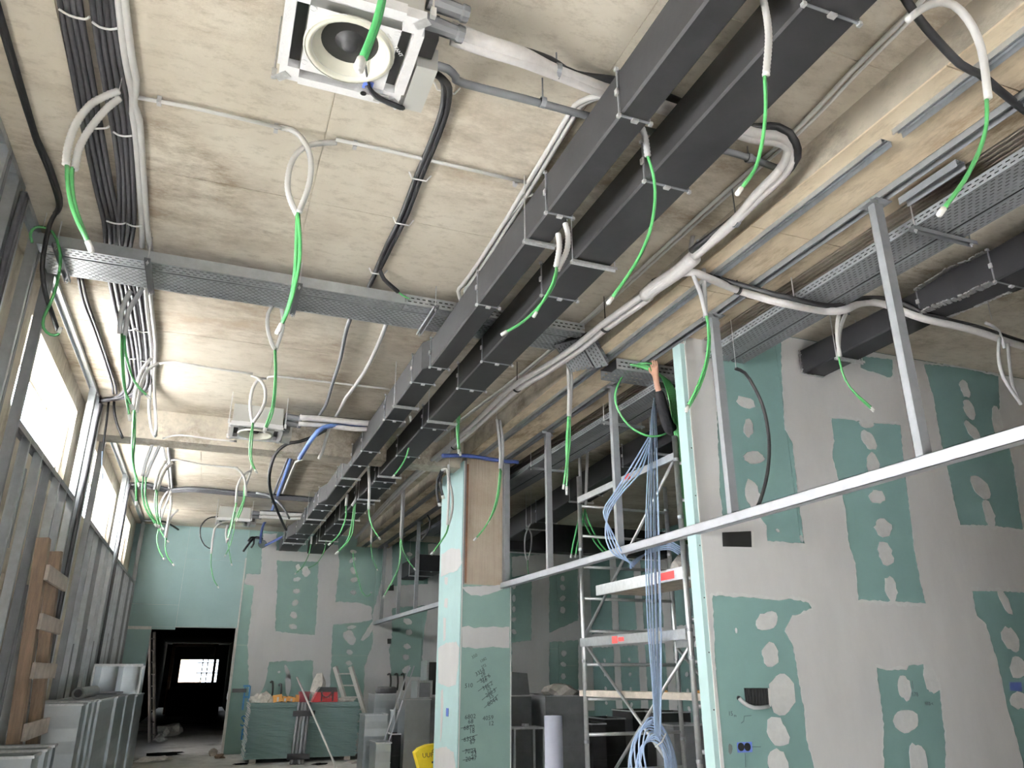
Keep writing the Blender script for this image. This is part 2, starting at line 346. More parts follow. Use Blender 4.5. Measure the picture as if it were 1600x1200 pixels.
bx = [.67]+[1.3+1.2*k for k in range(7)]+[XE]
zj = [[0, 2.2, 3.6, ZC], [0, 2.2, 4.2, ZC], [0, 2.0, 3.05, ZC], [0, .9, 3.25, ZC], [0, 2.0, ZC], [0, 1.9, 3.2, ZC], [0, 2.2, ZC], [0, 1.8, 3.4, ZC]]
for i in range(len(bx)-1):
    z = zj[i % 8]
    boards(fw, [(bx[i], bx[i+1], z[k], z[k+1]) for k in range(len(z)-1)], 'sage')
def px(loop, **pl):
    """photo outline -> 2-D coordinates in the wall's plane"""
    out = []
    for x, y in loop:
        q = U(x, y, **pl); out.append(Vector((q.x if 'Y' in pl else q.y, q.z)))
    return out
BP = ('y', YB, -1)
for i, lp in enumerate([
    [(411, 834), (432, 834), (432, 876), (434, 900), (430, 985), (420, 1035), (414, 1070), (405, 1088), (388, 1090), (388, 1060), (387, 1000), (397, 915), (407, 897)],
    [(384, 897), (409, 897), (409, 916), (382, 913)],
    [(430, 860), (500, 863), (500, 878), (430, 876)],
    [(498, 850), (528, 852), (530, 880), (524, 940), (520, 985), (514, 1098), (486, 1098), (492, 1000), (496, 940)],
    [(424, 986), (494, 993), (490, 1032), (419, 1034)],
    [(521, 940), (560, 942), (581, 948), (581, 968), (560, 973), (519, 976)],
    [(599, 850), (613, 852), (613, 905), (612, 1000), (608, 1015), (611, 1050), (612, 1130), (566, 1130), (570, 1040), (583, 1005), (582, 960), (598, 900)],
    [(611, 916), (692, 910), (692, 944), (611, 950)],
    [(669, 850), (694, 850), (694, 1130), (657, 1130), (660, 1010), (668, 950)],
    [(609, 1056), (692, 1060), (692, 1130), (609, 1130)],
    [(800, 1004), (834, 1000), (905, 968), (906, 1000), (858, 1003), (858, 1110), (800, 1110)],
    [(831, 880), (858, 880), (858, 1010), (830, 1010)],
    [(903, 880), (956, 880), (952, 1110), (904, 1110)],
    [(800, 870), (858, 865), (903, 862), (903, 888), (858, 892), (800, 902)],
]):
    sheet('joint_compound', [jag(px(lp, Y=YB), .012, .06)], BP, 'plaster', fw, .0020+.00035*i)
dabs = [(466, 887, 3.5, 5), (464, 905, 4.5, 3.5), (463, 924, 4.5, 4), (461, 942, 4.5, 4), (459, 961, 5, 4.5), (458, 979, 5, 4), (478, 893, 6, 7),
        (552, 862, 4, 3.5), (551, 875, 5, 3.5), (552, 892, 4, 5), (553, 906, 5, 4), (552, 926, 4, 4), (549, 980, 6, 3), (546, 996, 8, 10), (546, 1019, 4, 4), (545, 1036, 5, 3),
        (640, 866, 4, 3), (637, 880, 4, 4), (638, 894, 4, 4), (643, 925, 3.5, 4), (637, 971, 6, 5), (639, 988, 4, 5), (636, 1010, 6, 3.5), (634, 1027, 5, 4), (635, 1046, 6, 5),
        (449, 1050, 3, 10), (450, 1070, 4, 14), (436, 1050, 1.5, 2),
        (803, 917, 3, 3.5), (803, 935, 3, 5), (803, 952, 3, 4), (803, 968, 3, 4), (803, 987, 4, 4), (879, 904, 4, 4), (879, 918, 4, 5), (879, 935, 5, 4), (879, 953, 5, 5),
        (881, 1000, 4, 4), (881, 1021, 5, 4.5), (880, 1038, 5, 3.5), (880, 1057, 4.5, 4), (881, 1072, 4.5, 3.5)]
for x, y, rx, ry in dabs:
    q = U(x, y, Y=YB); s = 1/63.
    sheet('filler_dab', [blob2((q.x, q.z), rx*s*1.05, ry*s, tilt=random.uniform(-.5, .5))], BP, 'putty', fw, .0075)
lp = [(563, 1000), (572, 985), (585, 968), (586, 975), (577, 994), (568, 1002)]
sheet('filler_dab', [jag(px(lp, Y=YB), .01, .06)], BP, 'putty', fw, .0085)
q = U(385, 868, Y=YB); MB().bar((.665, YB-.004, 0), (.665, YB-.004, 4.1), .03, .004, (0, 1, 0)).obj('corner_bead', 'boardedge', fw)
for lpx in ([(605, 998), (611, 998), (611, 1006), (605, 1006)], [(606, 917), (615, 913), (615, 923), (606, 923)]):
    MB().prism([Vector((v.x, YB-.006, v.y)) for v in px(lpx, Y=YB)], (0, -.02, 0)).obj('back_box', 'void', fw)
for (x, y) in ((606, 1054), (617, 1054), (627, 1054), (423, 1066), (436, 1070)):   # black cable ends out of the far wall
    a = U(x, y, Y=YB-.01); cable('cable_tail', [a, a+Vector((.03, -.12, .01)), a+Vector((.05, -.14, -.18)), a+Vector((.04, -.13, -.34))], .022, 'blackcable', fw, n=6)
# blue spray letters and a slot beside the stack
q = U(361, 1079, Y=YB); MB().box((q.x+.02, YB-.03, q.z-.04), (q.x+.32, YB, q.z+.04)).obj('back_box', 'void', fw)
a, b, c = px([(375, 1078), (386, 1082), (384, 1100)], Y=YB)
for p_, q_ in (((a.x+.06, a.y+.08), (b.x+.05, a.y+.08)), ((b.x+.05, a.y+.08), (b.x+.05, c.y-.1)), ((a.x+.10, a.y+.05), (a.x+.10, c.y-.12)), ((a.x+.08, (a.y+c.y)/2), (b.x+.05, (a.y+c.y)/2))):
    MB().bar((p_[0], YB-.004, p_[1]), (q_[0], YB-.004, q_[1]), .004, .035, (0, 0, 1) if p_[1] == q_[1] else (1, 0, 0)).obj('spray_mark', 'blueink', fw)
for ch, (x, y) in (('S', (374, 1135)), ('E', (374, 1156))):
    q = U(x, y, Y=YB-.006); text3(ch, .32, 'blueink', fw, q, (1, 0, 0), (0, 0, 1))
# right wall
rw = MB().box((XR+.05, YW+.0125, 0), (XE+.1, YW+.11, ZS)).obj('wall_right', 'boardedge', None, 'large right-hand partition of green plasterboard with grey filled joints', 'wall', kind='structure')
xj = [XR+.055, U(1272, 1000, Y=YW).x, U(1492, 950, Y=YW).x, XE]
zl = [[0, U(1190, 888, Y=YW).z, U(1160, 515, Y=YW).z-.02, ZS], [0, U(1400, 990, Y=YW).z, U(1350, 620, Y=YW).z, ZS], [0, U(1540, 875, Y=YW).z, ZS]]
for i in range(3):
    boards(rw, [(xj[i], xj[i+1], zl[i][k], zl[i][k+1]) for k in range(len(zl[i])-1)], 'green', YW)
GR = [
    [(1113, 931), (1124, 931), (1150, 933), (1182, 934), (1212, 938), (1232, 935), (1264, 942), (1270, 952), (1258, 958), (1236, 966), (1226, 986), (1238, 1006), (1243, 1030), (1247, 1055), (1256, 1110), (1259, 1150), (1266, 1178), (1276, 1215), (1282, 1300), (1140, 1300), (1128, 1200), (1118, 1050)],
    [(1121, 560), (1150, 545), (1182, 533), (1220, 534), (1222, 600), (1226, 672), (1238, 690), (1246, 770), (1254, 830), (1257, 850), (1228, 847), (1198, 845), (1197, 820), (1180, 800), (1160, 806), (1130, 818), (1124, 760), (1122, 690), (1120, 640)],
    [(1344, 556), (1394, 562), (1394, 588), (1386, 590), (1372, 583), (1356, 580), (1345, 574)],
    [(1299, 653), (1350, 659), (1407, 664), (1410, 700), (1417, 760), (1424, 820), (1430, 870), (1438, 910), (1446, 942), (1400, 940), (1341, 937), (1336, 880), (1326, 850), (1320, 790), (1312, 760), (1300, 710), (1303, 690)],
    [(1443, 569), (1500, 574), (1560, 588), (1562, 640), (1552, 655), (1555, 670), (1574, 690), (1584, 730), (1592, 790), (1598, 828), (1550, 821), (1500, 820), (1492, 790), (1484, 750), (1470, 690), (1458, 620)],
    [(1519, 923), (1560, 924), (1640, 928), (1660, 1010), (1690, 1300), (1612, 1300), (1597, 1190), (1590, 1160), (1572, 1100), (1560, 1040), (1548, 1000), (1540, 975), (1527, 965), (1522, 945)],
    [(1369, 1044), (1385, 1047), (1416, 1046), (1420, 1040), (1443, 1038), (1446, 1060), (1452, 1080), (1462, 1082), (1466, 1060), (1470, 1095), (1474, 1130), (1477, 1160), (1478, 1300), (1392, 1300), (1380, 1180), (1380, 1130), (1374, 1080)],
]
outer = [Vector((XR+.056, -.0)), Vector((XE-.1, 0)), Vector((XE-.1, ZS-.01)), Vector((XR+.056, ZS-.01))]
holes = [jag(px(g, Y=YW), .006, .03) for g in GR]
holes = [[Vector((max(v.x, XR+.075), max(v.y, .03))) for v in h] for h in holes]
RP = ('y', YW, -1)
sheet('joint_compound', [outer]+holes, RP, 'plaster', rw, .0025)
for h in holes:      # brighter trowel ridge left along the edge of each filled joint
    c = sum(h, Vector((0, 0)))/len(h); r_ = sum((v-c).length for v in h)/len(h)
    o_ = [c+(v-c)*(1+random.uniform(.012, .035)/r_) for v in h]
    sheet('trowel_ridge', [[Vector((max(v.x, XR+.06), max(v.y, .01))) for v in o_], h], RP, 'putty', rw, .0032)
for x, y, rx, ry, t in [(1354, 662, 10, 7, .2), (1357, 688, 10, 12, 0), (1364, 727, 10, 15, .2), (1370, 776, 11, 9, 0), (1380, 825, 14, 10, -.3), (1383, 865, 13, 12, 0), (1392, 921, 10, 14, .2),
                         (1507, 607, 8, 9, 0), (1514, 640, 8, 12, .4), (1519, 673, 7, 14, .5), (1521, 701, 5, 5, 0), (1532, 762, 12, 14, .4), (1545, 802, 9, 14, .3), (1560, 665, 9, 20, 0),
                         (1570, 940, 6, 15, .5), (1579, 999, 11, 15, 0), (1590, 1043, 12, 12, 0), (1592, 1094, 12, 10, 0),
                         (1413, 1075, 10, 15, -.3), (1416, 1126, 17, 15, 0), (1434, 1187, 12, 20, 0), (1455, 1062, 10, 18, .2),
                         (1198, 970, 17, 12, .3), (1204, 1023, 15, 13, 0), (1222, 1083, 19, 26, 0), (1215, 1143, 17, 17, 0), (1216, 1192, 14, 18, 0),
                         (1165, 629, 12, 9, 0), (1169, 669, 7, 13, 0), (1178, 715, 18, 7, .15), (1177, 775, 12, 20, 0), (1215, 829, 3, 2, 0), (1252, 842, 2.5, 4.5, .3), (1150, 985, 1.5, 4, 0)]:
    q = U(x, y, Y=YW); s = U(x+1, y, Y=YW).x-q.x
    sheet('filler_dab', [blob2((q.x, q.z), rx*s, ry*s, 16, t)], RP, 'putty', rw, .004)
# recessed boxes, pencil notes and edge trim of the right wall
def recess(lpx, d, m, lab=None):
    l = px(lpx, Y=YW); mb = MB(); n = len(l)
    f = [Vector((v.x, YW-.006, v.y)) for v in l]; k = [Vector((v.x, YW-.004, v.y)) for v in l]
    return MB().prism(f, (0, .003, 0)).obj('back_box', m, rw, lab)
b1 = recess([(1128, 832), (1173, 830), (1174, 855), (1129, 854)], .05, 'void', 'black recessed box opening')
b2 = recess([(1162, 1075), (1199, 1075), (1201, 1104), (1165, 1101)], .05, 'void', 'black slatted recessed box')
for bo, lpx in ((b1, [(1173, 830), (1177, 831), (1178, 856), (1174, 855)]), (b2, [(1199, 1075), (1203, 1076), (1204, 1104), (1201, 1104)])):
    MB().prism([Vector((v.x, YW-.008, v.y)) for v in px(lpx, Y=YW)], (0, .004, 0)).obj('box_rim', 'tape', bo)
for k in range(7):
    a, b = U(1166+5*k, 1077, Y=YW), U(1168+5*k, 1102, Y=YW); MB().bar((a.x, YW-.008, a.z), (b.x, YW-.008, b.z), .010, .004, (0, 1, 0)).obj('slat', 'blackcable', b2)
cable('conduit_stub', [U(1155, 1091, Y=YW-.01), U(1162, 1098, Y=YW-.03), U(1178, 1106, Y=YW-.05), U(1201, 1104, Y=YW-.03)], .016, 'greypvc', rw)
q = U(1155, 1091, Y=YW-.008); MB().lathe([(0, 0), (.018, 0), (.018, .01), (0, .01)], q, 10, 'y').obj('conduit_hole', 'void', rw)
bb = recess([(1151, 1160), (1174, 1159), (1175, 1175), (1152, 1176)], .03, 'bluebox', 'blue square socket back box')
for cx in (1158, 1168):
    q = U(cx, 1167, Y=YW-.007); MB().lathe([(0, 0), (.030, 0), (.030, .003), (0, .003)], q, 14, 'y').obj('socket_hole', 'void', bb)
recess([(1577, 1066), (1595, 1066), (1596, 1080), (1578, 1079)], .03, 'dkblue', 'dark blue socket back box')
for t, x, y, s in (('15', 1138, 1118, .045), ('m', 1147, 1120, .03), ('178', 1425, 1088, .05), ('410 <', 1446, 1102, .04)):
    text3(t, s, 'ink', rw, U(x, y, Y=YW-.004), (1, 0, -.03), (0, 0, 1))
for pts in ([(1158, 1130), (1162, 1127), (1163, 1119), (1174, 1118)], [(1425, 1063), (1427, 1077)], [(1175, 1167), (1189, 1167)], [(1164, 1177), (1165, 1199)]):
    mb = MB().tube([U(x, y, Y=YW-.003) for x, y in pts], .0016, 4); mb.obj('pencil_line', 'ink', rw)
q = U(1141, 1170, Y=YW); sheet('smudge', [blob2((q.x, q.z), .016, .045, 14, -.1)], RP, 'soot', rw, .0012)
# wall end: mint board return, light put into its colour, with pale bead
MB().box((XR+.0, YW+.004, 0), (XR+.055, YW+.13, 4.43)).obj('end_board', 'mint', rw)
MB().box((XR+.045, YW-.004, 0), (XR+.058, YW+.004, 4.43)).obj('corner_bead', 'tape', rw)
for z in [.5+.42*k for k in range(9)]:
    MB().lathe([(0, 0), (.006, 0), (.006, .004)], (XR+.03, YW+.002, z), 8, 'y').obj('screw_head', 'ink', rw)
# end-wall boards of the side room (seen past the scaffold)
ew = MB().box((XE-.12, YW+.2, 0), (XE-.05, YB, ZS)).obj('wall_room', 'boardedge', None, 'shaded green plasterboard wall of the side room behind the scaffold tower', 'wall', kind='structure')
yb = [YW+.2+1.2*k for k in range(11)]+[YB]
for a, b in zip(yb, yb[1:]):
    for z0, z1 in ((0, 2.4), (2.4, ZS)):
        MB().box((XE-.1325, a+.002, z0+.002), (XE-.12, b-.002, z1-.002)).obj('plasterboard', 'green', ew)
EP = ('x', XE-.1325, -1)
for y in yb[1:-1]:
    sheet('joint_compound', [jag([(y-.16, .05), (y+.16, .05), (y+.17, ZS-.05), (y-.17, ZS-.05)], .015, .08)], EP, 'plaster', ew, .002)
for a, b in zip(yb, yb[1:]):
    z = random.choice((2.4, 2.2)); sheet('joint_compound', [jag([(a, z-.17), (b, z-.17), (b, z+.17), (a, z+.17)], .015, .08)], EP, 'plaster', ew, .0026)
    for k in range(5): sheet('filler_dab', [blob2(((a+b)/2, .6+.33*k), .06, .05)], EP, 'putty', ew, .004)
# column clad in plasterboard, bare concrete above the bulkhead line
CX0, CX1, CY0, CY1, CZ = 3.13, 3.845, 10.16, 11.25, 2.73
co = MB().box((CX0+.03, CY0+.03, 0), (CX1-.03, CY1, ZB)).obj('column', 'colconc', None, 'column clad in green plasterboard with bare board-marked concrete above', 'column', kind='structure')
MB().box((CX0, CY0, 0), (CX0+.0125, CY1, ZB-.06)).obj('plasterboard', 'mint', co)
MB().box((CX0+.014, CY0, 0), (CX1, CY0+.0125, CZ)).obj('plasterboard', 'sage', co)
MB().box((CX1-.0125, CY0+.013, 0), (CX1, CY1, CZ)).obj('plasterboard', 'green', co)
for x in (CX0+.014, CX1-.006): MB().box((x, CY0-.004, 0), (x+.012, CY0, CZ if x > 3.5 else ZB-.06)).obj('corner_bead', 'tape', co)
CP = ('y', CY0, -1)
for lp in ([(722, 917), (786, 914), (786, 921), (772, 926), (752, 931), (736, 930), (724, 921)], [(721, 980), (732, 978), (740, 981), (770, 979), (796, 980), (796, 1013), (770, 1011), (745, 1013), (722, 1011)]):
    sheet('joint_compound', [jag(px(lp, Y=CY0), .006, .04)], CP, 'plaster', co, .003)
LP = ('x', CX0, -1)
for lp in ([(690, 866), (705, 857), (719, 858), (722, 880), (714, 892), (700, 896), (689, 901)], [(685, 1012), (697, 1005), (713, 1003), (718, 1012), (716, 1040), (712, 1070), (700, 1073), (685, 1068)], [(680, 1170), (697, 1167), (709, 1176), (712, 1200), (712, 1240), (678, 1240)],
           [(689, 1080), (692, 1076), (693, 1100), (690, 1150), (688, 1160)], [(695, 902), (700, 902), (699, 914), (695, 913)], [(695, 935), (700, 935), (699, 950), (694, 948)], [(693, 965), (697, 966), (696, 1000), (693, 1003)]):
    sheet('joint_compound', [jag([Vector((v.x, v.y)) for v in px(lp, X=CX0)], .008, .05)], LP, 'plaster', co, .003)
MB().box((CX0-.006, CY0+.42, U(693, 1112, X=CX0).z-.05), (CX0, CY0+.52, U(693, 1112, X=CX0).z+.05)).obj('back_box', 'bluebox', co)
# rusty edge strip and studs on the bare part
MB().box((CX0+.018, CY0+.004, CZ), (CX0+.05, CY0+.03, ZB-.02)).obj('edge_strip', 'galvdull', co)
MB().box((CX0+.052, CY0+.018, CZ+.02), (CX0+.085, CY0+.03, ZB-.1)).obj('rust_stain', 'rust', co)
for x in (CX1-.115, CX1-.055): MB().box((x, CY0+.004, CZ), (x+.045, CY0+.05, ZB)).obj('edge_strip', 'galvdull', co)
sums = [('350', 738, 1030, .8), ('1382', 751, 1036, .7), ('272', 753, 1045, .7), ('3354', 744, 1057, 1), ('28', 752, 1058, 1), ('312 6', 751, 1067, 1), ('66', 755, 1068, 1), ('346.2', 755, 1079, 1), ('55', 761, 1081, 1), ('288.3', 760, 1090, 1), ('55', 765, 1093, 1), ('8044', 763, 1104, 1.1)]
for t, x, y, s in sums: text3(t, .07*s, 'ink', co, U(x, y, Y=CY0-.003), (1, 0, .55), (-.5, 0, 1), 'pencil_sum')
for t, x, y in (('6802', 726, 1124), ('68', 731, 1131), ('6870', 724, 1141), ('18', 733, 1146), ('6358', 724, 1159), ('67', 734, 1163), ('7024', 726, 1178), ('23', 736, 1181), ('2047', 727, 1190), ('510', 726, 1075), ('4059', 754, 1126), ('12', 763, 1134)):
    text3(t, .075, 'ink', co, U(x, y, Y=CY0-.003), (1, 0, .08), (0, 0, 1), 'pencil_sum')
for a, b in (((745, 1066), (763, 1055)), ((747, 1080), (769, 1064)), ((753, 1094), (776, 1074)), ((757, 1106), (778, 1085)), ((720, 1138), (741, 1133)), ((721, 1156), (746, 1148)), ((722, 1174), (742, 1169)), ((723, 1188), (742, 1184))):
    MB().tube([U(*a, Y=CY0-.002), U(*b, Y=CY0-.002)], .0028, 4).obj('pencil_line', 'ink', co)
# corridor beyond the doorway; black walls stand for shade, side opening added for light
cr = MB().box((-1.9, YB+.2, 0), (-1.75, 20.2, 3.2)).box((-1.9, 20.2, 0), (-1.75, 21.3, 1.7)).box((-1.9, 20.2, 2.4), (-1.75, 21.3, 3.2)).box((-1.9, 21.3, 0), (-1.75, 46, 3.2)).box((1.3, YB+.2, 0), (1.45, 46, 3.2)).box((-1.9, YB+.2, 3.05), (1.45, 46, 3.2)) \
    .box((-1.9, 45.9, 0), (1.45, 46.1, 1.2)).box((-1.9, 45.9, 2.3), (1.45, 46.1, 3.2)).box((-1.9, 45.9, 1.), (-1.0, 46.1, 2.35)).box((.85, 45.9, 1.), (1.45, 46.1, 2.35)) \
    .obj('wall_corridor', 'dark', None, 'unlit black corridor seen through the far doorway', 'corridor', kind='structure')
# ------------------------------------------------------------------ steel stud framing along the left wall
XS = -1.585
def stud(parent, y, z0, z1, m='galv', flip=1, x=XS, name='stud', d=.07, fl=.042):
    mb = MB().box((x-d/2, y-.002, z0), (x+d/2, y+.002, z1))
    for xx in (x-d/2, x+d/2): mb.box((xx-.002, min(y, y+flip*fl), z0), (xx+.002, max(y, y+flip*fl), z1))
    for xx, s in ((x-d/2, 1), (x+d/2, -1)): mb.box((xx, y+flip*fl-.002, z0), (xx+s*.012, y+flip*fl+.002, z1))
    return mb.obj(name, m, parent)
ZR = 3.44
bays = [(1.5, 4.9, 'steel stud bay at the near edge of the left wall'), (5.45, 9.62, 'steel stud bay under the nearest bright window'), (10.25, 14.05, 'steel stud bay under the second bright window'), (14.75, 18.75, 'steel stud bay under the farthest window beside the green wall')]
for bi, (a, b, lab) in enumerate(bays):
    t = thing('stud_frame', lab, 'stud frame', (XS, (a+b)/2, 0))
    MB().box((XS-.037, a, ZC-.045), (XS-.033, b+.5, ZC)).box((XS+.033, a, ZC-.045), (XS+.037, b+.5, ZC)).box((XS-.037, a, ZC-.004), (XS+.037, b+.5, ZC)).obj('ceiling_track', 'galv', t)
    MB().box((XS-.037, a, 0), (XS+.037, b+.5, .004)).box((XS+.033, a, 0), (XS+.037, b+.5, .04)).obj('floor_track', 'galv', t)
    full = [(a, 1), (a+.09, -1), (b, 1), (b+.10, -1), (b+.33, 1), (b+.42, -1)]
    if bi == 1: full += [(a+.55, 1), (a+.66, -1), (6.62, 1)]
    if bi == 2: full += [(11.05, 1)]
    for y, f in full: stud(t, y, .004, ZC-.006, 'galv' if random.random() < .6 else 'galvdull', f)
    y0 = (6.66 if bi == 1 else 11.09 if bi == 2 else a+.1)
    r = MB().box((XS-.036, y0, ZR), (XS+.036, b, ZR+.004)).box((XS-.037, y0, ZR-.05), (XS-.033, b, ZR+.004)).box((XS+.033, y0, ZR-.05), (XS+.037, b, ZR+.004)).obj('sill_rail', 'galvdull', t)
    n = int((b-y0)/.55)
    for k in range(1, n+1):
        y = y0+(b-y0)*k/(n+1)
        s = stud(t, y, .004, ZR-.002, 'galv' if k % 3 else 'galvdull', -1 if k % 2 else 1, name='jack_stud')
        if k % 2:     # lapped splice and shadowed back-to-back stud
            stud(t, y+.05, .9+random.uniform(0, .4), 2.1+random.uniform(-.15, .25), 'galvdull', 1, XS+.012, 'splice_stud', .055, .035)
        if k % 3 == 1: stud(t, y+.11, 2.55, 3.2, 'galvdull', 1, XS-.01, 'splice_stud', .06, .03)
        if k % 2 == 0: stud(t, y+.13, .004, 2.4, 'cream', 1, XS-.09, 'backing_strip', .04, .05)
# black corrugated conduits dropping beside the stud pairs
for k, (y, z0) in enumerate([(5.25, 1.2), (5.31, 1.2), (9.83, .2), (9.88, .2), (14.25, .6)]):
    cable('conduit', [(XS+.075, y, 4.62), (XS+.07, y, 4.2), (XS+.072, y+.005, 3.2), (XS+.07, y, z0)], .021, 'cond', None, ['nearer black conduit dropping beside the near left studs', 'farther black conduit dropping beside the near left studs', 'nearer black conduit dropping between the first and second window bays', 'farther black conduit dropping between the first and second window bays', 'black conduit dropping between the second and third stud bays'][k], 'conduit', ['conduits down the near studs', 'conduits down the near studs', 'conduits down the middle studs', 'conduits down the middle studs', None][k], n=8)
# ------------------------------------------------------------------ bulkhead frame over the open side rooms
def post(parent, y, top=4.45):
    p = MB().box((XR-.035, y-.002, 2.76), (XR+.035, y+.002, top)).box((XR-.035, y, 2.76), (XR-.031, y+.055, top)).box((XR+.031, y, 2.76), (XR+.035, y+.055, top)).box((XR-.035, y+.051, 2.76), (XR+.035, y+.055, top)).obj('post', 'galvdull', parent)
    MB().box((XR-.07, y-.05, top), (XR+.07, y+.10, top+.005)).box((XR-.10, y-.03, top-.03), (XR-.036, y-.026, top)).box((XR+.036, y+.06, top-.035), (XR+.09, y+.064, top)).obj('head_plate', 'galvdull', p)
for lab, y0, y1, ps in (('nearer bulkhead frame of grey steel posts on a long rail before the scaffold', 1.6, 10.14, [1.75, 3.12, 4.92, 6.76, 8.5, 9.98]), ('farther bulkhead frame of grey steel posts on a rail beyond the column', 11.28, 18.98, [11.9, 13.2, 15.0, 16.5, 18.2])):
    t = thing('bulkhead_frame', lab, 'steel frame', (XR, (y0+y1)/2, 2.7))
    MB().box((XR-.036, y0, 2.69), (XR+.036, y1, 2.694)).box((XR-.036, y0, 2.69), (XR-.032, y1, 2.765)).box((XR+.032, y0, 2.69), (XR+.036, y1, 2.765)).box((XR-.036, y0, 2.761), (XR+.036, y1, 2.765)).obj('rail', 'railsteel', t)
    MB().box((XR-.036, y0, ZB-.004), (XR+.036, y1, ZB)).box((XR-.036, y0, ZB-.045), (XR-.032, y1, ZB)).box((XR+.032, y0, ZB-.045), (XR+.036, y1, ZB)).obj('head_track', 'galvdull', t)
    for y in ps: post(t, y)
# detached channel hung off the beam near the camera, and the bright ceiling track
def channel(name, x, y0, y1, z, wd, h, m, label, cat='steel track', lip=True):
    mb = MB().box((x-wd/2, y0, z-.003), (x+wd/2, y1, z))
    for s in (-1, 1): mb.box((x+s*wd/2-.002, y0, z-h), (x+s*wd/2+.002, y1, z))
    if lip: mb.box((x-.012, y0, z-.012), (x-.006, y1, z-.003)).box((x+.006, y0, z-.012), (x+.012, y1, z-.003))
    return mb.obj(name, m, None, label, cat)
channel('ceiling_channel', 3.335, .9, 2.58, ZB, .075, .035, 'galv', 'nearest length of shiny steel track under the long beam')
channel('ceiling_channel', 3.335, 2.66, 10.0, ZB, .075, .035, 'galv', 'middle length of shiny steel track under the long beam')
channel('ceiling_channel', 3.335, 11.3, 18.9, ZB, .075, .035, 'galvdull', 'farthest length of steel track under the long beam beyond the column')
channel('ceiling_channel', 3.86, 2.62, 3.05, ZB-.03, .07, .05, 'galvdull', 'short stub of grey channel overlapping the first bulkhead post')
t = thing('ribbed_lintel', 'dark ribbed steel profile running beside the side-room cable tray', 'steel profile', (4.07, 6, 4.5))
MB().box((3.985, 1, 4.535), (4.16, 18, 4.56)).obj('back_plate', 'groove', t)
for k in range(4): MB().box((3.99+.043*k, 1, 4.5), (4.012+.043*k, 18, 4.535)).obj('rib', 'groove', t)
# ------------------------------------------------------------------ perforated cable trays
def tray(name, p, d, wv, L, wd, h, label, m='galv', group=None, perf_side=False, lid=True, rows=None):
    p = Vector(p); d = Vector(d).normalized(); wv = Vector(wv).normalized(); up = Vector((0, 0, 1))
    if abs(d.z) > .01: up = d.cross(wv).normalized(); up = up if up.z > 0 else -up
    t = thing(name, label, 'cable tray', p)
    def perf(o, a, la, b, lb, n, name):
        mb = MB(); pitch = .05; sl = .028; P_ = lb/(n+.7); s_ = P_*.7; h_ = P_*.3
        def q(a0, a1, b0, b1): mb.add([o+a*a0+b*b0, o+a*a1+b*b0, o+a*a1+b*b1, o+a*a0+b*b1], [(0, 1, 2, 3)])
        for i in range(n+1): q(0, la, i*P_, min(lb, i*P_+s_))
        for i in range(n):
            off = (i % 2)*pitch/2; x = 0.; k = 0
            while x < la:
                x1 = min(la, (pitch-sl if k or off else pitch-sl)+x if k else (off+pitch-sl)); q(x, x1, i*P_+s_, (i+1)*P_); x = x1+sl; k += 1
        return mb.obj(name, m, t)
    n = rows or max(2, int(wd/.03)); perf(p, d, L, wv, wd, n, 'perforated_base')
    for s in (0, wd):
        o = p+wv*s
        if perf_side: perf(o, d, L, up, h, 2, 'side_rail')
        else: MB().prism([o, o+d*L, o+d*L+up*h, o+up*h], wv*.002).obj('side_rail', m, t)
        MB().prism([o+up*h, o+d*L+up*h, o+d*L+up*h+wv*(.012 if s == 0 else -.012), o+up*h+wv*(.012 if s == 0 else -.012)], up*.002).obj('rolled_lip', m, t)
    if lid: MB().prism([o2+up*(h*.9) for o2 in (p+wv*.003, p+d*L+wv*.003, p+d*L+wv*(wd-.003), p+wv*(wd-.003))], up*.002).obj('cable_cover', 'void', t)  # black lid added so the slots stay dark from below
    return t
X1, Y1, Z1 = (1, 0, 0), (0, 1, 0), (0, 0, 1)
tray('cable_tray', (-1.52, 5.834, 4.56), X1, Y1, 2.76, .135, .09, 'narrow front cable tray crossing the ceiling, left of the black ducts', rows=3)
tray('cable_tray', (1.245, 5.834, 4.56), X1, Y1, 1.70, .135, .09, 'narrow front cable tray with slotted side above the black ducts', perf_side=True, rows=3)
tray('cable_tray', (-1.52, 5.99, 4.56), X1, Y1, 4.36, .32, .065, 'wide rear cable tray crossing the ceiling behind the narrow one')
tray('cable_tray', (3.0, 5.82, 4.54), (.36, .30, -.20), (-.55, .8, 0), .42, .135, .06, 'narrow tilted offset of cable tray dropping under the long beam', 'galvdull', perf_side=True, rows=3)
tray('cable_tray', (2.915, 5.945, 4.54), (.36, .30, -.20), (-.55, .8, 0), .40, .25, .05, 'wide tilted offset of cable tray dropping under the long beam', 'galvdull')
tray('cable_tray', (3.40, 6.09, 4.365), X1, Y1, 1.1, .33, .11, 'cable tray run passing under the long beam by the raised hand', 'galvdull', perf_side=True)
tray('cable_tray', (3.95, 1.4, 4.30), Y1, X1, 4.02, .255, .065, 'wide side-room cable tray beside the ribbed profile before the right wall', 'galvdull', perf_side=True)
tray('cable_tray', (4.235, 1.4, 4.30), Y1, X1, 4.02, .13, .05, 'narrow side-room cable tray before the right wall', 'galvdull')
tray('cable_tray', (3.95, 6.25, 4.30), Y1, X1, 9.5, .255, .065, 'wide side-room cable tray receding beyond the scaffold tower', 'galvdull', perf_side=True)
tray('cable_tray', (4.235, 6.25, 4.30), Y1, X1, 9.5, .13, .05, 'narrow side-room cable tray receding beyond the scaffold tower', 'galvdull')
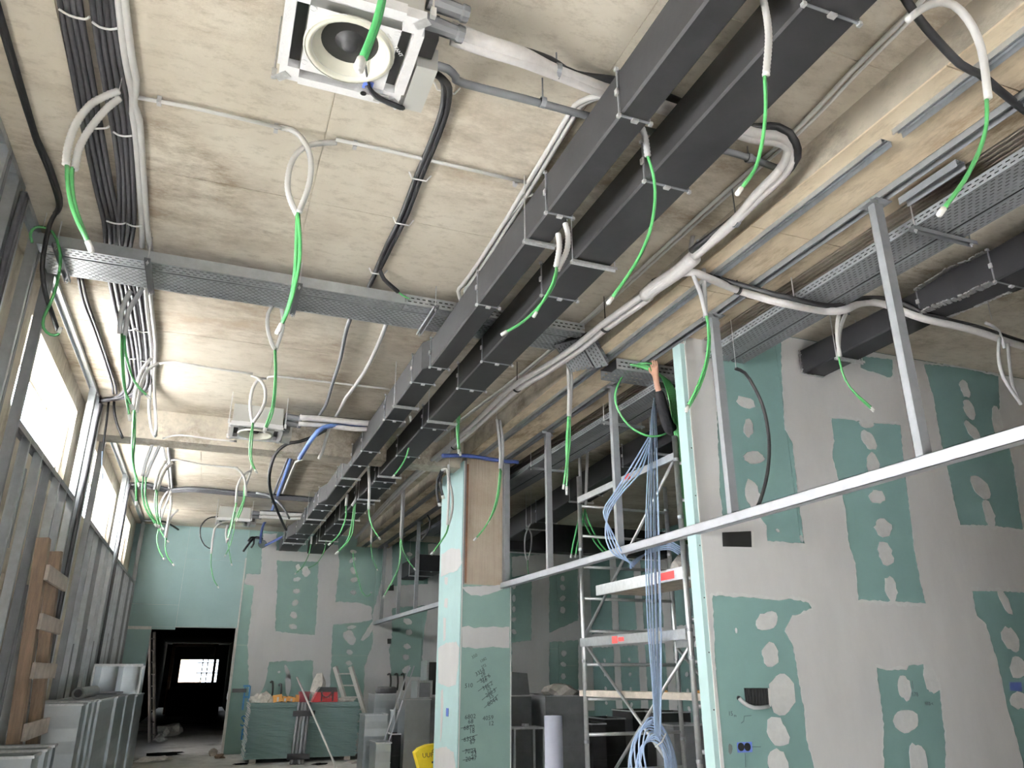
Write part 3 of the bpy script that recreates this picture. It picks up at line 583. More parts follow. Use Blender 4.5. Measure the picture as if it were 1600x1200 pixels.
def trapeze(p, q, label, rods, group=None, ztop=ZC):
    p = Vector(p); q = Vector(q); t = thing('trapeze_hanger', label, 'hanger', p, group)
    d = (q-p).normalized(); s = d.cross(Vector(Z1))*.0205
    mb = MB().bar(p, q, .041, .003)
    for k in (-1, 1): mb.bar(p+s*k+Vector((0, 0, -.012)), q+s*k+Vector((0, 0, -.012)), .003, .026)
    mb.obj('channel', 'galvdull', t)
    for r in rods:
        c = p.lerp(q, r); MB().tube([c+Vector((0, 0, -.04)), Vector((c.x, c.y, ztop))], .0045, 6).obj('threaded_rod', 'bracket', t)
        MB().lathe([(0, -.012), (.011, -.012), (.011, 0), (0, 0)], c+Vector((0, 0, -.015)), 6).obj('nut', 'bracket', t)
for x, lab in ((-1.38, 'slotted hanger under the cross tray nearest the left wall'), (-.765, 'slotted hanger under the cross tray beside the conduit bundle'), (.36, 'slotted hanger under the cross tray behind the hanging green cable'), (1.497, 'slotted hanger under the cross tray just left of the black ducts'), (2.42, 'slotted hanger under the cross tray right of the black ducts')):
    trapeze((x, 5.75, 4.545), (x, 6.36, 4.545), lab, (.06, .96))
for y, lab in ((3.06, 'hanger under the side-room trays beside the first bulkhead post'), (4.2, 'hanger under the side-room trays beside the second bulkhead post'), (7.4, 'hanger under the side-room trays above the scaffold'), (9.6, 'hanger under the side-room trays behind the column')):
    trapeze((3.9, y, 4.28), (4.45, y, 4.28), lab, (.06, .94), ztop=ZS)
# ------------------------------------------------------------------ ducts
def duct(label, secs, m='black', z0=4.27, flange_ys=(), hang_ys=(), x_of=None, ztop=ZC):
    """secs: (y, x0, x1, z0, z1) stations; every length between joints is a part"""
    t = thing('air_duct', label, 'duct', (secs[0][1], secs[0][0], secs[0][3]))
    def at(y):
        for a, b in zip(secs, secs[1:]):
            if a[0] <= y <= b[0]:
                k = (y-a[0])/(b[0]-a[0]); return [a[i]+(b[i]-a[i])*k for i in range(1, 5)]
        return list(secs[-1][1:])
    cuts = sorted(set([s[0] for s in secs]+list(flange_ys)))
    for a, b in zip(cuts, cuts[1:]):
        A = at(a+1e-6); B = at(b-1e-6); e = .012; mb = MB()
        def ring(y, q): x0, x1, zz0, zz1 = q; return [(x0+e, y, zz0), (x1-e, y, zz0), (x1, y, zz0+e), (x1, y, zz1-e), (x1-e, y, zz1), (x0+e, y, zz1), (x0, y, zz1-e), (x0, y, zz0+e)]
        r0, r1 = ring(a, A), ring(b, B)
        mb.add(r0+r1, [list(range(8)), [15, 14, 13, 12, 11, 10, 9, 8]]+[[i, 8+i, 8+(i+1) % 8, (i+1) % 8] for i in range(8)])
        sec = mb.obj('duct_section', m, t)
    for y in flange_ys:
        x0, x1, a0, a1 = at(y); g = .009
        mb = MB()
        mb.box((x0-g, y-.005, a0-g), (x1+g, y+.005, a0+.002)); mb.box((x0-g, y-.005, a1), (x1+g, y+.005, a1+g)); mb.box((x0-g, y-.005, a0), (x0, y+.005, a1)); mb.box((x1, y-.005, a0), (x1+g, y+.005, a1))
        fl = mb.obj('joint_flange', 'galvdull', t)
        for cx, cz in ((x0-g, a0-g), (x1+g, a0-g), (x0-g, a1+g)): MB().box((cx-.009, y-.011, cz-.009), (cx+.009, y+.011, cz+.009)).obj('corner_clamp', 'bracket', fl)
        MB().box(((x0+x1)/2-.018, y-.013, a0-.022), ((x0+x1)/2+.018, y+.013, a0-.009)).obj('edge_clamp', 'bracket', fl); MB().box((x0-.02, y-.013, (a0+a1)/2-.018), (x0-.009, y+.013, (a0+a1)/2+.018)).obj('edge_clamp', 'bracket', fl)
    for y in hang_ys:
        x0, x1, a0, a1 = at(y)
        h = MB().box((x0-.03, y-.02, a0-.022), (x1+.03, y+.02, a0-.019)).box((x0-.03, y-.02, a0-.04), (x1+.03, y-.017, a0-.019)).box((x0-.03, y+.017, a0-.04), (x1+.03, y+.02, a0-.019)).obj('hanger_rail', 'bracket', t)
        for x in (x0-.02, x1+.02): MB().tube([(x, y, a0-.05), (x, y, ztop)], .0045, 6).obj('hanger_rod', 'bracket', h)
    return t
d1 = [(0.2, 1.65, 1.815, 4.27, 4.55), (6.45, 1.645, 1.815, 4.27, 4.55), (6.55, 1.58, 1.80, 4.27, 4.55), (12.7, 1.575, 1.80, 4.27, 4.55), (13.1, 1.5, 1.78, 4.27, 4.55), (16.2, 1.48, 1.78, 4.27, 4.55), (16.7, 1.34, 1.76, 4.25, 4.5), (18.6, 1.34, 1.76, 4.25, 4.47)]
duct('left-hand narrower black duct hung under the ceiling', d1, flange_ys=(2.777, 3.72, 5.07, 6.45, 6.9, 8.16, 9.54, 10.3, 11.6, 13.1, 13.6, 15.0, 16.2, 16.7, 17.5), hang_ys=(1.6, 4.04, 7.6, 11.0, 14.4, 17.2))
d2 = [(0.2, 2.05, 2.335, 4.27, 4.53), (10.9, 2.05, 2.335, 4.27, 4.53), (11.0, 2.04, 2.34, 4.24, 4.58), (18.6, 1.98, 2.34, 4.22, 4.5)]
duct('right-hand wider black duct hung under the ceiling', d2, flange_ys=(1.88, 3.22, 4.75, 6.15, 6.9, 8.3, 9.6, 11.0, 11.4, 12.6, 13.4, 14.6, 15.8, 17.), hang_ys=(4.17, 7.97, 10.7, 12.2, 14.0, 16.5))
for xx, y, a0, a1, x1 in ((1.34, 18.6, 4.25, 4.47, 1.76), (1.98, 18.6, 4.22, 4.5, 2.34)):
    pass
d3 = [(1.2, 5.10, 5.55, 4.30, 4.66), (3.42, 5.10, 5.42, 4.30, 4.55), (3.72, 5.08, 5.36, 4.30, 4.56), (4.02, 5.03, 5.29, 4.30, 4.50), (5.42, 5.05, 5.31, 4.30, 4.54)]
t3 = duct('black side-room duct with crumpled foil taped joints ending at the right wall', d3, 'blackfoil', flange_ys=(2.4, 3.42, 4.02), hang_ys=(1.9, 4.95), ztop=ZS)
def foil(parent, pts, wd):
    P = spline(pts, .02); mb = MB()
    for k in range(len(P)-1):
        a, b = P[k], P[k+1]; j = [Vector((random.uniform(-.004, .004), random.uniform(-.004, .004), random.uniform(-.004, .004))) for _ in range(2)]
        mb.bar(a+j[0], b+j[1], wd*random.uniform(.8, 1.25), .010)
    return mb.obj('foil_tape', 'foil', parent)
foil(t3, [(5.02, 4.0, 4.505), (5.05, 3.85, 4.53), (5.08, 3.72, 4.56), (5.095, 3.58, 4.545), (5.10, 3.44, 4.555)], .065)
foil(t3, [(5.03, 4.0, 4.30), (5.05, 3.86, 4.305), (5.08, 3.72, 4.298), (5.095, 3.58, 4.302), (5.10, 3.44, 4.30)], .07)
foil(t3, [(5.05, 5.42, 4.54), (5.045, 5.42, 4.42), (5.05, 5.42, 4.30)], .03); foil(t3, [(5.05, 5.42, 4.30), (5.18, 5.42, 4.296), (5.31, 5.42, 4.30)], .025)
foil(t3, [(5.36, 3.5, 4.3), (5.33, 3.8, 4.305), (5.29, 4.0, 4.3)], .03)
duct('black duct running on behind the scaffold tower into the side room', [(5.75, 5.0, 5.35, 4.28, 4.55), (9, 5.05, 5.4, 4.25, 4.55), (14.2, 5.3, 5.7, 4.05, 4.45)], 'blackfoil', flange_ys=(6.6, 7.6, 9, 10.5, 12.5), hang_ys=(8.2, 10.9, 13.0), ztop=ZS)
duct('broad black duct crossing the back of the side room', [(14.3, 5.2, 9.0, 3.9, 4.45), (14.7, 5.2, 9.0, 3.9, 4.45)], 'blackfoil', hang_ys=(14.5,), ztop=ZS)
duct('open black duct length hanging low at the back of the side room', [(15.8, 4.7, 5.35, 3.35, 3.75), (16.9, 4.7, 5.35, 3.35, 3.75)], 'blackfoil', flange_ys=(15.85,), hang_ys=(16.3,), ztop=ZS)
duct('short black duct with foil end seen through the far bulkhead posts', [(17.0, 4.25, 4.85, 3.75, 4.1), (18.9, 4.25, 4.85, 3.75, 4.1)], 'blackfoil', flange_ys=(17.05,), hang_ys=(17.8,), ztop=ZS)
# ------------------------------------------------------------------ ceiling cassette air units
def cassette(cx, cy, label, zb=4.35, near=True):
    t = thing('cassette_unit', label, 'air unit', (cx, cy, zb)); w_ = .285
    MB().box((cx-w_, cy-w_, zb+.055), (cx+w_, cy+w_, zb+.27)).obj('casing', 'unit', t)
    W = .31; mb = MB(); z0, z1 = zb, zb+.055
    # foam tray: corner-cut plate with four air slots and a round inlet, built from strips
    so, si, sl = .262, .205, .205
    for s in (-1, 1):
        mb.box((cx-si, cy+s*so, z0), (cx+si, cy+s*W, z1)); mb.box((cx+s*so, cy-si, z0), (cx+s*W, cy+si, z1))
    n = 40; R = .172; k0 = len(mb.v); ring = []
    for j in range(n):
        a = 2*math.pi*j/n; c, s = math.cos(a), math.sin(a); m_ = max(abs(c), abs(s)); ring.append(((cx+R*c, cy+R*s), (cx+si*c/m_, cy+si*s/m_)))
    for j in range(n):
        (a, b), (c, d) = ring[j], ring[(j+1) % n]
        mb.add([(*a, z0), (*b, z0), (*d, z0), (*c, z0)], [(0, 1, 2, 3)])
    for sx in (-1, 1):
        for sy in (-1, 1): mb.box((cx+sx*sl, cy+sy*sl, z0), (cx+sx*(W-.012), cy+sy*(W-.012), z1))
    tr = mb.obj('foam_tray', 'eps', t)
    for s in (-1, 1):
        MB().box((cx-sl, cy+s*(si+.004), z1-.006), (cx+sl, cy+s*(so-.004), z1-.002)).obj('air_slot', 'eps', tr)
        MB().box((cx+s*(si+.004), cy-sl, z1-.006), (cx+s*(so-.004), cy+sl, z1-.002)).obj('air_slot', 'void', tr)
    MB().lathe([(.205, -.012), (.212, -.004), (.212, .004), (.195, -.016), (.180, -.012), (.165, .02), (.140, .045), (.134, .05)], (cx, cy, zb), 36).obj('inlet_ring', 'ivory', t, smooth=True)
    fan = MB().lathe([(.150, .0525), (0, .0525)], (cx, cy, zb), 24).obj('fan_well', 'void', t)
    MB().lathe([(0, .005), (.025, .008), (.036, .02), (.042, .04), (.07, .052)], (cx, cy, zb), 18).obj('fan_hub', 'blackcable', fan, smooth=True)
    for sx in (-1, 1):
        for sy in (-1, 1):
            bx_, by_ = cx+sx*(W-.055), cy+sy*(W-.055); c = Vector((cx+sx*(W+.01), cy+sy*(W+.01), zb))
            MB().bar((bx_, by_, zb-.003), (cx+sx*(W-.005), cy+sy*(W-.005), zb-.003), .045, .004).box((c.x-.012, c.y-.012, zb+.01), (c.x+.012, c.y+.012, zb+.06)).obj('mounting_bracket', 'bracket', t)
            MB().tube([(c.x, c.y, zb+.02), (c.x, c.y, ZC)], .005, 6).obj('hanger_rod', 'bracket', t)
    MB().box((cx+W+.012, cy-.02, zb+.0), (cx+W+.115, cy+.30, zb+.13)).obj('control_box', 'unit', t, 'flat grey control box')
    MB().box((cx+W, cy-.16, zb+.05), (cx+W+.08, cy-.03, zb+.2)).obj('valve_recess', 'void', t)
    for zz, yy in ((.19, -.24), (.13, -.17)):
        q = Vector((cx+W, cy+yy, zb+zz)); MB().tube([q, q+Vector((.16, .01, -.005)), q+Vector((.17, .01, -.005)), q+Vector((.20, .012, -.005))], [.043, .036, .043, .04], 10).obj('pipe_stub', 'drain', t)
    if near:
        for a in (30, 100, 160, 235, 300):
            q = (cx+.245*math.cos(math.radians(a))*.98, cy+.245*math.sin(math.radians(a))*.98)
        for qx, qy in ((cx-.19, cy-.19), (cx-.05, cy-.193), (cx-.19, cy+.15), (cx-.06, cy+.195), (cx+.19, cy-.18)):
            MB().lathe([(.016, 0), (.016, -.003), (.013, -.003), (.013, -.001), (0, -.001)], (qx, qy, zb), 14).obj('foam_boss', 'eps', tr)
        for k in (0, 1):
            text3('IMPORTANT' if k else 'CAUTION', .026, 'tape', tr, (cx+.105+.032*k, cy-.155+.0*k, zb-.001), (.55, .62, 0), (.6, -.55, 0), depth=.001)
        cable('sensor_lead', [(cx+.085, cy+.075, zb+.04), (cx+.12, cy+.16, zb-.012), (cx+.16, cy+.21, zb-.02), (cx+.26, cy+.27, zb-.02)], .006, 'blackcable', t)
        cable('sensor_lead', [(cx+.12, cy+.19, zb-.012), (cx+.18, cy+.24, zb-.02), (cx+.31, cy+.28, zb-.015), (cx+.33, cy+.31, zb+.02)], .014, 'blackcable', t)
        MB().box((cx+.10, cy+.165, zb-.008), (cx+.15, cy+.215, zb-.004)).obj('wire_clip', 'bluebox', t)
        MB().box((cx+.17, cy+.23, zb-.012), (cx+.24, cy+.285, zb-.002)).obj('connector_cover', 'unit', t)
        MB().lathe([(0, -.002), (.016, -.002), (.016, 0)], (cx+.115, cy+.262, zb), 12).obj('drain_plug', 'void', t)
    return t
cassette(.29, 2.92, 'nearest white ceiling cassette unit with round black inlet')
cassette(.27, 9.55, 'second ceiling cassette unit in front of the cross beam', near=False)
cassette(.24, 15.95, 'farthest small ceiling cassette unit above the green wall', near=False)
# ------------------------------------------------------------------ services fixed to the soffit
ZK = ZC-.03
def run(px_pts, r, m, label, z=ZK, name='conduit', cat='conduit', group=None, n=7, step=.08, corr=False, straight=False, dz=None):
    pts = [U(p[0], p[1], Z=(p[2] if len(p) > 2 else z)) for p in px_pts]
    return cable(name, pts, r, m, None, label, cat, group, step=step, n=n, corr=corr, straight=straight)
def strap(pts, m='tape', r=.006, parent=None):
    return MB().tube(spline(pts, .03), r, 5).obj('strap', m, parent)
for a_, b_, r_, lab in (((-1.5, 5.979, 4.575), (2.8, 5.979, 4.575), .009, 'black cable filling the slot between the two crossing cable trays'), ((4.2195, 1.5, 4.315), (4.2195, 5.4, 4.315), .014, 'black cable filling the slot between the two side-room trays before the right wall'), ((4.2195, 6.3, 4.315), (4.2195, 15.6, 4.315), .014, 'black cable filling the slot between the side-room trays beyond the scaffold')):
    cable('cable', [a_, b_], r_, 'blackcable', None, lab, 'cable', straight=True)  # black runs added so the gaps between trays read dark
# two bundles of black corrugated conduit
def bundle(cols, rows, r, label, group, zs):
    for k in range(len(cols)):
        pts = [U(x0+(x1-x0)*cols[k], y, Z=ZK-zs[k % len(zs)]) for x0, x1, y in rows]
        cable('corrugated_conduit', pts, r, 'cond', None, ('leftmost ', 'second ', 'third ', 'rightmost ')[k]+label, 'conduit', group, step=.10, n=8)
A_rows = [(86, 124, -60), (91, 126, 0), (105, 139, 80), (121, 154, 165), (136, 167, 240), (149, 178, 300), (160, 187, 345), (163, 190, 380)]
bundle([.08, .36, .64, .92], A_rows, .0165, 'black corrugated conduit in the left bundle strapped to the ceiling before the cross tray', 'left ceiling bundle before the tray', (0, .004))
B_rows = [(136, 176, -60), (141, 178, 0), (152, 188, 80), (166, 202, 160), (176, 206, 210), (184, 210, 280), (183, 212, 345), (180, 206, 385)]
bundle([.08, .36, .64, .92], B_rows, .0165, 'black corrugated conduit in the right bundle strapped to the ceiling before the cross tray', 'right ceiling bundle before the tray', (.004, 0))
C_rows = [(168, 196, 430), (178, 205, 480), (190, 214, 530), (196, 219, 570), (200, 219, 598), (185, 210, 618), (165, 180, 624), (148, 152, 628)]
bundle([.06, .35, .65, .94], C_rows, .0185, 'black corrugated conduit in the left bundle between cross tray and cross beam', 'left ceiling bundle beyond the tray', (0, .01))
D_rows = [(196, 222, 430), (208, 226, 470), (216, 232, 520), (220, 235, 560), (218, 236, 600), (204, 222, 616), (180, 196, 622), (150, 158, 626)]
bundle([.06, .35, .65, .94], D_rows, .017, 'black corrugated conduit in the right bundle between cross tray and cross beam', 'right ceiling bundle beyond the tray', (.012, 0))
for pts, lab in (([(92, 14), (108, 24), (132, 30), (140, 26)], 'twisted white tie around the left bundle near the top'), ([(144, 34), (155, 42), (172, 46), (184, 44)], 'twisted white tie around the right bundle near the top'),
                 ([(143, 200), (150, 201), (166, 200), (170, 197)], 'white tie around the left bundle by the bent conduits'), ([(177, 206), (185, 211), (196, 213), (206, 212)], 'white tie around the right bundle by the bent conduits'),
                 ([(166, 345), (178, 349), (190, 350), (196, 348)], 'white tie around both bundles just before the tray, left half'), ([(198, 349), (206, 353), (216, 354), (222, 352)], 'white tie around both bundles just before the tray, right half'),
                 ([(196, 515), (205, 516), (212, 513)], 'white tie around the left bundle beyond the tray'), ([(212, 516), (222, 519), (234, 519)], 'white tie around the right bundle beyond the tray'),
                 ([(193, 558), (203, 561), (212, 561)], 'lower white tie around the left bundle near the beam'), ([(215, 562), (225, 565), (235, 565)], 'lower white tie around the right bundle near the beam')):
    MB().tube(spline([U(x, y, Z=ZK-.03) for x, y in pts], .03), .0065, 5).obj('cable_tie', 'tape', None, lab, 'cable tie')
# two light grey rigid conduits beside the bundles
run([(181, -60), (185, 0), (191, 60), (197, 100), (202, 125), (207, 150), (206, 175), (212, 215), (218, 290), (221, 340), (222, 385)], .0205, 'pvc', 'inner light grey conduit beside the right bundle before the tray')
run([(190, -60), (195, 0), (202, 60), (208, 100), (213, 125), (211, 150), (210, 165), (218, 188), (222, 240), (227, 310), (231, 360), (236, 395)], .0205, 'pvc', 'outer light grey conduit beside the right bundle before the tray')
run([(226, 430), (229, 480), (236, 540), (237, 580), (236, 600), (233, 640, 4.6), (238, 675, 4.36), (244, 680, 4.36)], .019, 'pvc', 'inner light grey conduit between the tray and the cross beam')
run([(232, 435), (238, 490), (243, 540), (241, 580), (241, 605), (243, 640, 4.6), (244, 670, 4.36), (242, 682, 4.36)], .019, 'pvc', 'outer light grey conduit between the tray and the cross beam')
run([(254, 692), (258, 715), (262, 735), (265, 762)], .02, 'greypvc', 'pair-side grey conduit on the soffit beyond the cross beam')
run([(262, 690), (264, 712), (267, 735), (269, 762)], .02, 'greypvc', 'right grey conduit on the soffit beyond the cross beam')
# thin conduits crossing the soffit
def clips(pts, m='bracket'):
    return
run([(214, 152), (300, 168), (380, 186), (440, 200)], .0125, 'pvc', 'thin grey conduit crossing the ceiling left of the first hanging loop', straight=True)
run([(525, 218), (600, 234), (700, 257), (830, 287)], .0125, 'pvc', 'thin grey conduit crossing the ceiling right of the first hanging loop', straight=True)
run([(248, 568), (275, 566), (330, 575), (395, 584)], .0125, 'pvc', 'thin grey conduit crossing behind the cross tray, left part')
run([(418, 592), (430, 588), (520, 598), (610, 608)], .0125, 'pvc', 'thin grey conduit crossing behind the cross tray, right part')
run([(255, 685, 4.35), (280, 680, 4.36), (330, 686, 4.36), (370, 690, 4.36)], .0125, 'pvc', 'thin grey conduit under the cross beam')
run([(262, 722), (275, 718), (320, 726), (372, 731)], .014, 'pvc', 'thin grey conduit crossing the far soffit')
for x, y, n_ in ((250, 153, 'clip beside the bundle'), (432, 196, 'clip left of the hanging loop'), (555, 222, 'clip right of the hanging loop'), (805, 281, 'clip near the black duct')):
    q = U(x, y, Z=ZC); MB().box((q.x-.012, q.y-.02, ZC-.045), (q.x+.012, q.y+.02, ZC)).obj('conduit_clip', 'greypvc', None, 'small grey pipe '+n_+' on the thin crossing conduit', 'clip')
# black cables on the left soffit
run([(-10, 0), (3, 45), (25, 120), (50, 200), (58, 225), (75, 265), (90, 310), (91, 325), (86, 333)], .0165, 'blackcable', 'left strand of the black cable pair running along the left soffit', name='cable', cat='cable')
run([(-6, 0), (7, 45), (29, 120), (54, 205), (62, 225), (80, 265), (94, 310), (93, 325), (88, 333)], .0165, 'blackcable', 'right strand of the black cable pair running along the left soffit', name='cable', cat='cable')
cable('cable', [U(87, 333, Z=4.7), U(78, 350, Y=5.6), U(70, 385, Y=5.6), U(66, 420, Y=5.62), U(70, 455, Y=5.7), U(78, 480, Y=5.8), U(90, 515, Y=6.2)], .0165, 'blackcable', None, 'black cable dropping past the left end of the cross tray', 'cable')
run([(122, 432), (130, 470), (145, 510), (155, 538), (166, 570), (175, 600), (177, 615)], .013, 'cond', 'left thin black cable snaking between tray and cross beam', name='cable', cat='cable')
run([(127, 432), (136, 470), (150, 510), (160, 538), (170, 570), (180, 600), (182, 615)], .013, 'cond', 'right thin black cable snaking between tray and cross beam', name='cable', cat='cable')
cable('cable', [U(175, 618, Y=10.2), U(170, 628, Y=10.1), U(167, 655, Y=10.1), U(162, 690, Y=10.1), U(160, 705, Y=10.1)], .013, 'blackcable', None, 'left black cable tail hanging in front of the cross beam', 'cable')
cable('cable', [U(180, 618, Y=10.2), U(178, 635, Y=10.1), U(182, 660, Y=10.1), U(192, 685, Y=10.1)], .016, 'blackcable', None, 'right black cable tail hanging in front of the cross beam', 'cable')
cable('cable', [U(160, 700, Y=10.1), U(159, 725, Y=10.1), U(161, 750, Y=10.1)], .006, 'blue', None, 'thin blue wire below the black tail near the second window', 'cable')
# black bundle along the beam's far side and at the far soffit
for k in range(3):
    run([(200, 757+3*k), (230, 756+3*k), (265, 764+2*k), (300, 763+2*k), (360, 768+2*k), (440, 775+2*k), (500, 780+2*k)], .028, 'cond', ('front', 'middle', 'rear')[k]+' thick black conduit in the band crossing the far soffit', name='conduit', group='black band across the far soffit', z=ZK-.01)
run([(225, 813), (255, 815), (270, 822), (285, 832)], .02, 'blackcable', 'black cable along the top of the pale green wall', name='cable', cat='cable', z=4.66)
# black pair from the first unit across the soffit
for k, (dx, w_) in enumerate(((-3.5, 'left'), (3.5, 'right'))):
    run([(672, 112, 4.45), (688, 120, 4.5), (698+dx, 138, 4.66), (694+dx, 175), (676+dx, 225), (655+dx, 275), (630+dx, 340), (610+dx, 380), (592+dx*.7, 418)]+([(586, 428), (572, 458)] if k == 0 else []), .020, 'blackcable', w_+' black hose of the pair curving down from the nearest air unit', name='hose', cat='hose')
cable('hose', [U(593, 420, Z=ZK), U(600, 436, Z=4.66), U(622, 456, Z=4.62)], .018, 'blackcable', None, 'short black hose branching right just before the cross tray', 'hose')
cable('cable', [U(622, 456, Z=4.62), U(630, 462, Z=4.61), U(640, 467, Z=4.6)], .008, 'cable', None, 'short green cable tip leaving the branching black hose', 'cable')
run([(549, 492), (540, 520), (532, 560), (520, 598), (510, 630), (502, 644), (488, 656, 4.6), (462, 652, 4.55)], .02, 'drain', 'grey hose running from the cross tray to the second air unit', name='hose', cat='hose')
run([(604, 505), (590, 540), (570, 580), (548, 612), (540, 622), (530, 642), (520, 660)], .021, 'pvc', 'light grey conduit running on from the cross tray to the second unit pipes')
cable('conduit', [U(515, 668, Y=9.7), U(508, 690, Y=10.2), U(505, 702, Y=10.2), U(498, 717, Y=10.2)], .021, 'pvc', None, 'light grey conduit end bent below the cross beam', 'conduit')
for x, y, tx in ((629, 346, 'lower'), (590, 424, 'branching'), (655, 276, 'middle'), (697, 138, 'upper')):
    q = U(x, y, Z=ZK); MB().tube([q+Vector((-.07, 0, .02)), q+Vector((-.05, 0, -.024)), q+Vector((.05, 0, -.024)), q+Vector((.08, -.01, .02))], .006, 5).obj('cable_tie', 'tape', None, 'white tie at the %s point of the black hose pair' % tx, 'cable tie')
# drain pipe and insulated pipes from the first unit
def hung(pts, r, m, label, n=10, step=.06, name='pipe', cat='pipe'):
    return cable(name, pts, r, m, None, label, cat, step=step, n=n)
def P3(x, y, z): return U(x, y, Z=z)
hung([P3(672, 100, 4.46), P3(700, 108, 4.47), P3(712, 120, 4.48), P3(724, 130, 4.5), P3(840, 160, 4.58), P3(925, 183, 4.64), P3(1050, 214, 4.66), P3(1165, 245, 4.66), P3(1232, 270, 4.66)], .022, 'drain', 'dark grey drain pipe running from the nearest air unit over the black ducts')
for q in ((848, 160, 4.58), (1170, 247, 4.66)):
    c = P3(*q); MB().tube([c+Vector((0, 0, .02)), Vector((c.x, c.y, ZC))], .005, 6).lathe([(.026, -.014), (.031, -.014), (.031, .014), (.026, .014)], c, 14, 'x').obj('pipe_clamp', 'galvdull', None, 'steel clamp hanging the drain pipe %s the black ducts' % ('left of' if q[0] < 1000 else 'right of'), 'pipe clamp')
for k, (dy, rr, w_) in enumerate(((0, .036, 'upper'), (14, .028, 'lower'))):
    hung([P3(705, 45+dy*1.2, 4.53-.02*k), P3(760, 66+dy, 4.53-.02*k), P3(815, 84+dy*.9, 4.55-.02*k), P3(870, 112+dy*.4, 4.62-.02*k), P3(940, 137+dy*.5, 4.66-.02*k), P3(1020, 158+dy*.6, 4.67-.02*k), P3(1110, 185+dy*.7, 4.67-.02*k), P3(1175, 207+dy*.7, 4.66-.02*k), P3(1222, 213+dy*.8, 4.64-.02*k), P3(1240-dy*.7, 235+dy*.4, 4.6-.02*k), P3(1226-dy*.7, 268, 4.52-.02*k), P3(1190-dy*.6, 303, 4.47-.01*k), P3(1135, 357+dy*.2, 4.46), P3(1085, 400+dy*.1, 4.45)], rr, 'insul', w_+' white insulated pipe looping from the nearest unit over the ducts')
hung([P3(712, 62, 4.55), P3(800, 76, 4.6), P3(860, 95, 4.66), P3(900, 117, 4.69), P3(1000, 135, 4.69), P3(1150, 195, 4.69), P3(1215, 198, 4.67), P3(1243, 222, 4.6), P3(1236, 262, 4.54), P3(1150, 338, 4.5), P3(1080, 392, 4.46)], .024, 'blackcable', 'black corrugated line following the insulated pipes over the ducts')
for q in ((870, 112, 4.62), (1150, 345, 4.46)):
    c = P3(*q); MB().tube([c+Vector((0, 0, .035)), Vector((c.x, c.y, ZC))], .005, 6).lathe([(.04, -.014), (.046, -.014), (.046, .014), (.04, .014)], c, 16, 'x').obj('pipe_clamp', 'galvdull', None, 'rubber lined clamp holding the white insulated pipes %s the ducts' % ('left of' if q[0] < 1000 else 'right of'), 'pipe clamp')
# joint bulge and onward run beside the long beam
mb = MB().tube(spline([P3(1085, 402, 4.45), P3(1060, 424, 4.45), P3(1040, 438, 4.45), P3(1025, 448, 4.45), P3(1008, 462, 4.45)], .05), .055, 12); mb.obj('pipe_joint', 'insul', None, 'swollen white wrapped joint where the insulated pipes branch', 'pipe joint', smooth=True)
for k, (dx, dy, w_) in enumerate(((0, 0, 'left'), (7, 6, 'right'))):
    hung([P3(1010+dx, 458+dy, 4.45), P3(940+dx, 508+dy, 4.45), P3(900+dx, 540+dy, 4.45), P3(850+dx, 574+dy, 4.45), P3(800+dx, 605+dy, 4.45), P3(750+dx*.8, 652+dy*.8, 4.45), P3(700+dx*.6, 698+dy*.6, 4.45), P3(640+dx*.5, 748+dy*.5, 4.45), P3(590+dx*.3, 800+dy*.3, 4.45), P3(556, 840, 4.45)], .029, 'insul', w_+' white insulated pipe running away beside the long beam')
hung([P3(1055, 430, 4.45), P3(1080, 425, 4.43), P3(1110, 436, 4.42), P3(1160, 456, 4.41), P3(1220, 473, 4.22), P3(1290, 486, 4.22), P3(1320, 484, 4.22), P3(1345, 474, 4.4), P3(1380, 475, 4.4), P3(1440, 497, 4.25), P3(1520, 516, 4.25), P3(1610, 545, 4.25), P3(1800, 600, 4.25)], .03, 'insul', 'white insulated branch pipe crossing under the side-room trays to the right')
hung([P3(1020, 440, 4.5), P3(1060, 422, 4.5), P3(1072, 415, 4.46), P3(1085, 424, 4.45), P3(1140, 440, 4.45), P3(1220, 462, 4.26), P3(1300, 478, 4.26), P3(1350, 466, 4.44), P3(1400, 470, 4.44), P3(1450, 492, 4.29), P3(1530, 512, 4.29), P3(1610, 538, 4.29), P3(1800, 594, 4.29)], .02, 'blackcable', 'black line following the insulated branch pipe to the right', name='pipe')
for k, q in enumerate(((943, 508), (707, 694), (805, 603))):
    c = P3(q[0]+3, q[1]+3, 4.45); MB().tube([c+Vector((0, 0, .03)), Vector((c.x, c.y, ZC))], .005, 6).lathe([(.044, -.014), (.05, -.014), (.05, .014), (.044, .014)], c, 16, 'y').obj('pipe_clamp', 'blackcable', None, 'black clamp on the insulated pipes beside the beam, ' + ('nearest the branching joint', 'nearest the column', 'midway to the column')[k], 'pipe clamp')
c = P3(1153, 452, 4.42); MB().tube([c, Vector((c.x, c.y, ZB))], .005, 6).lathe([(.036, -.012), (.042, -.012), (.042, .012), (.036, .012)], c, 14, 'x').obj('pipe_clamp', 'blackcable', None, 'black clamp on the branch pipe under the long beam', 'pipe clamp')
# straight pale conduits along the soffit between the right duct and the beam
for k, (dx, w_) in enumerate(((0, 'left'), (12, 'right'))):
    run([(1470+dx, -30), (1420+dx, 22), (1330+dx, 112), (1240+dx*.9, 206), (1100+dx*.8, 330), (950+dx*.6, 468), (900+dx*.5, 512), (800+dx*.4, 595), (700+dx*.3, 672), (600+dx*.2, 760), (550, 805)], .011 if k else .014, 'tape', w_+' pale straight conduit on the soffit between the right duct and the beam')
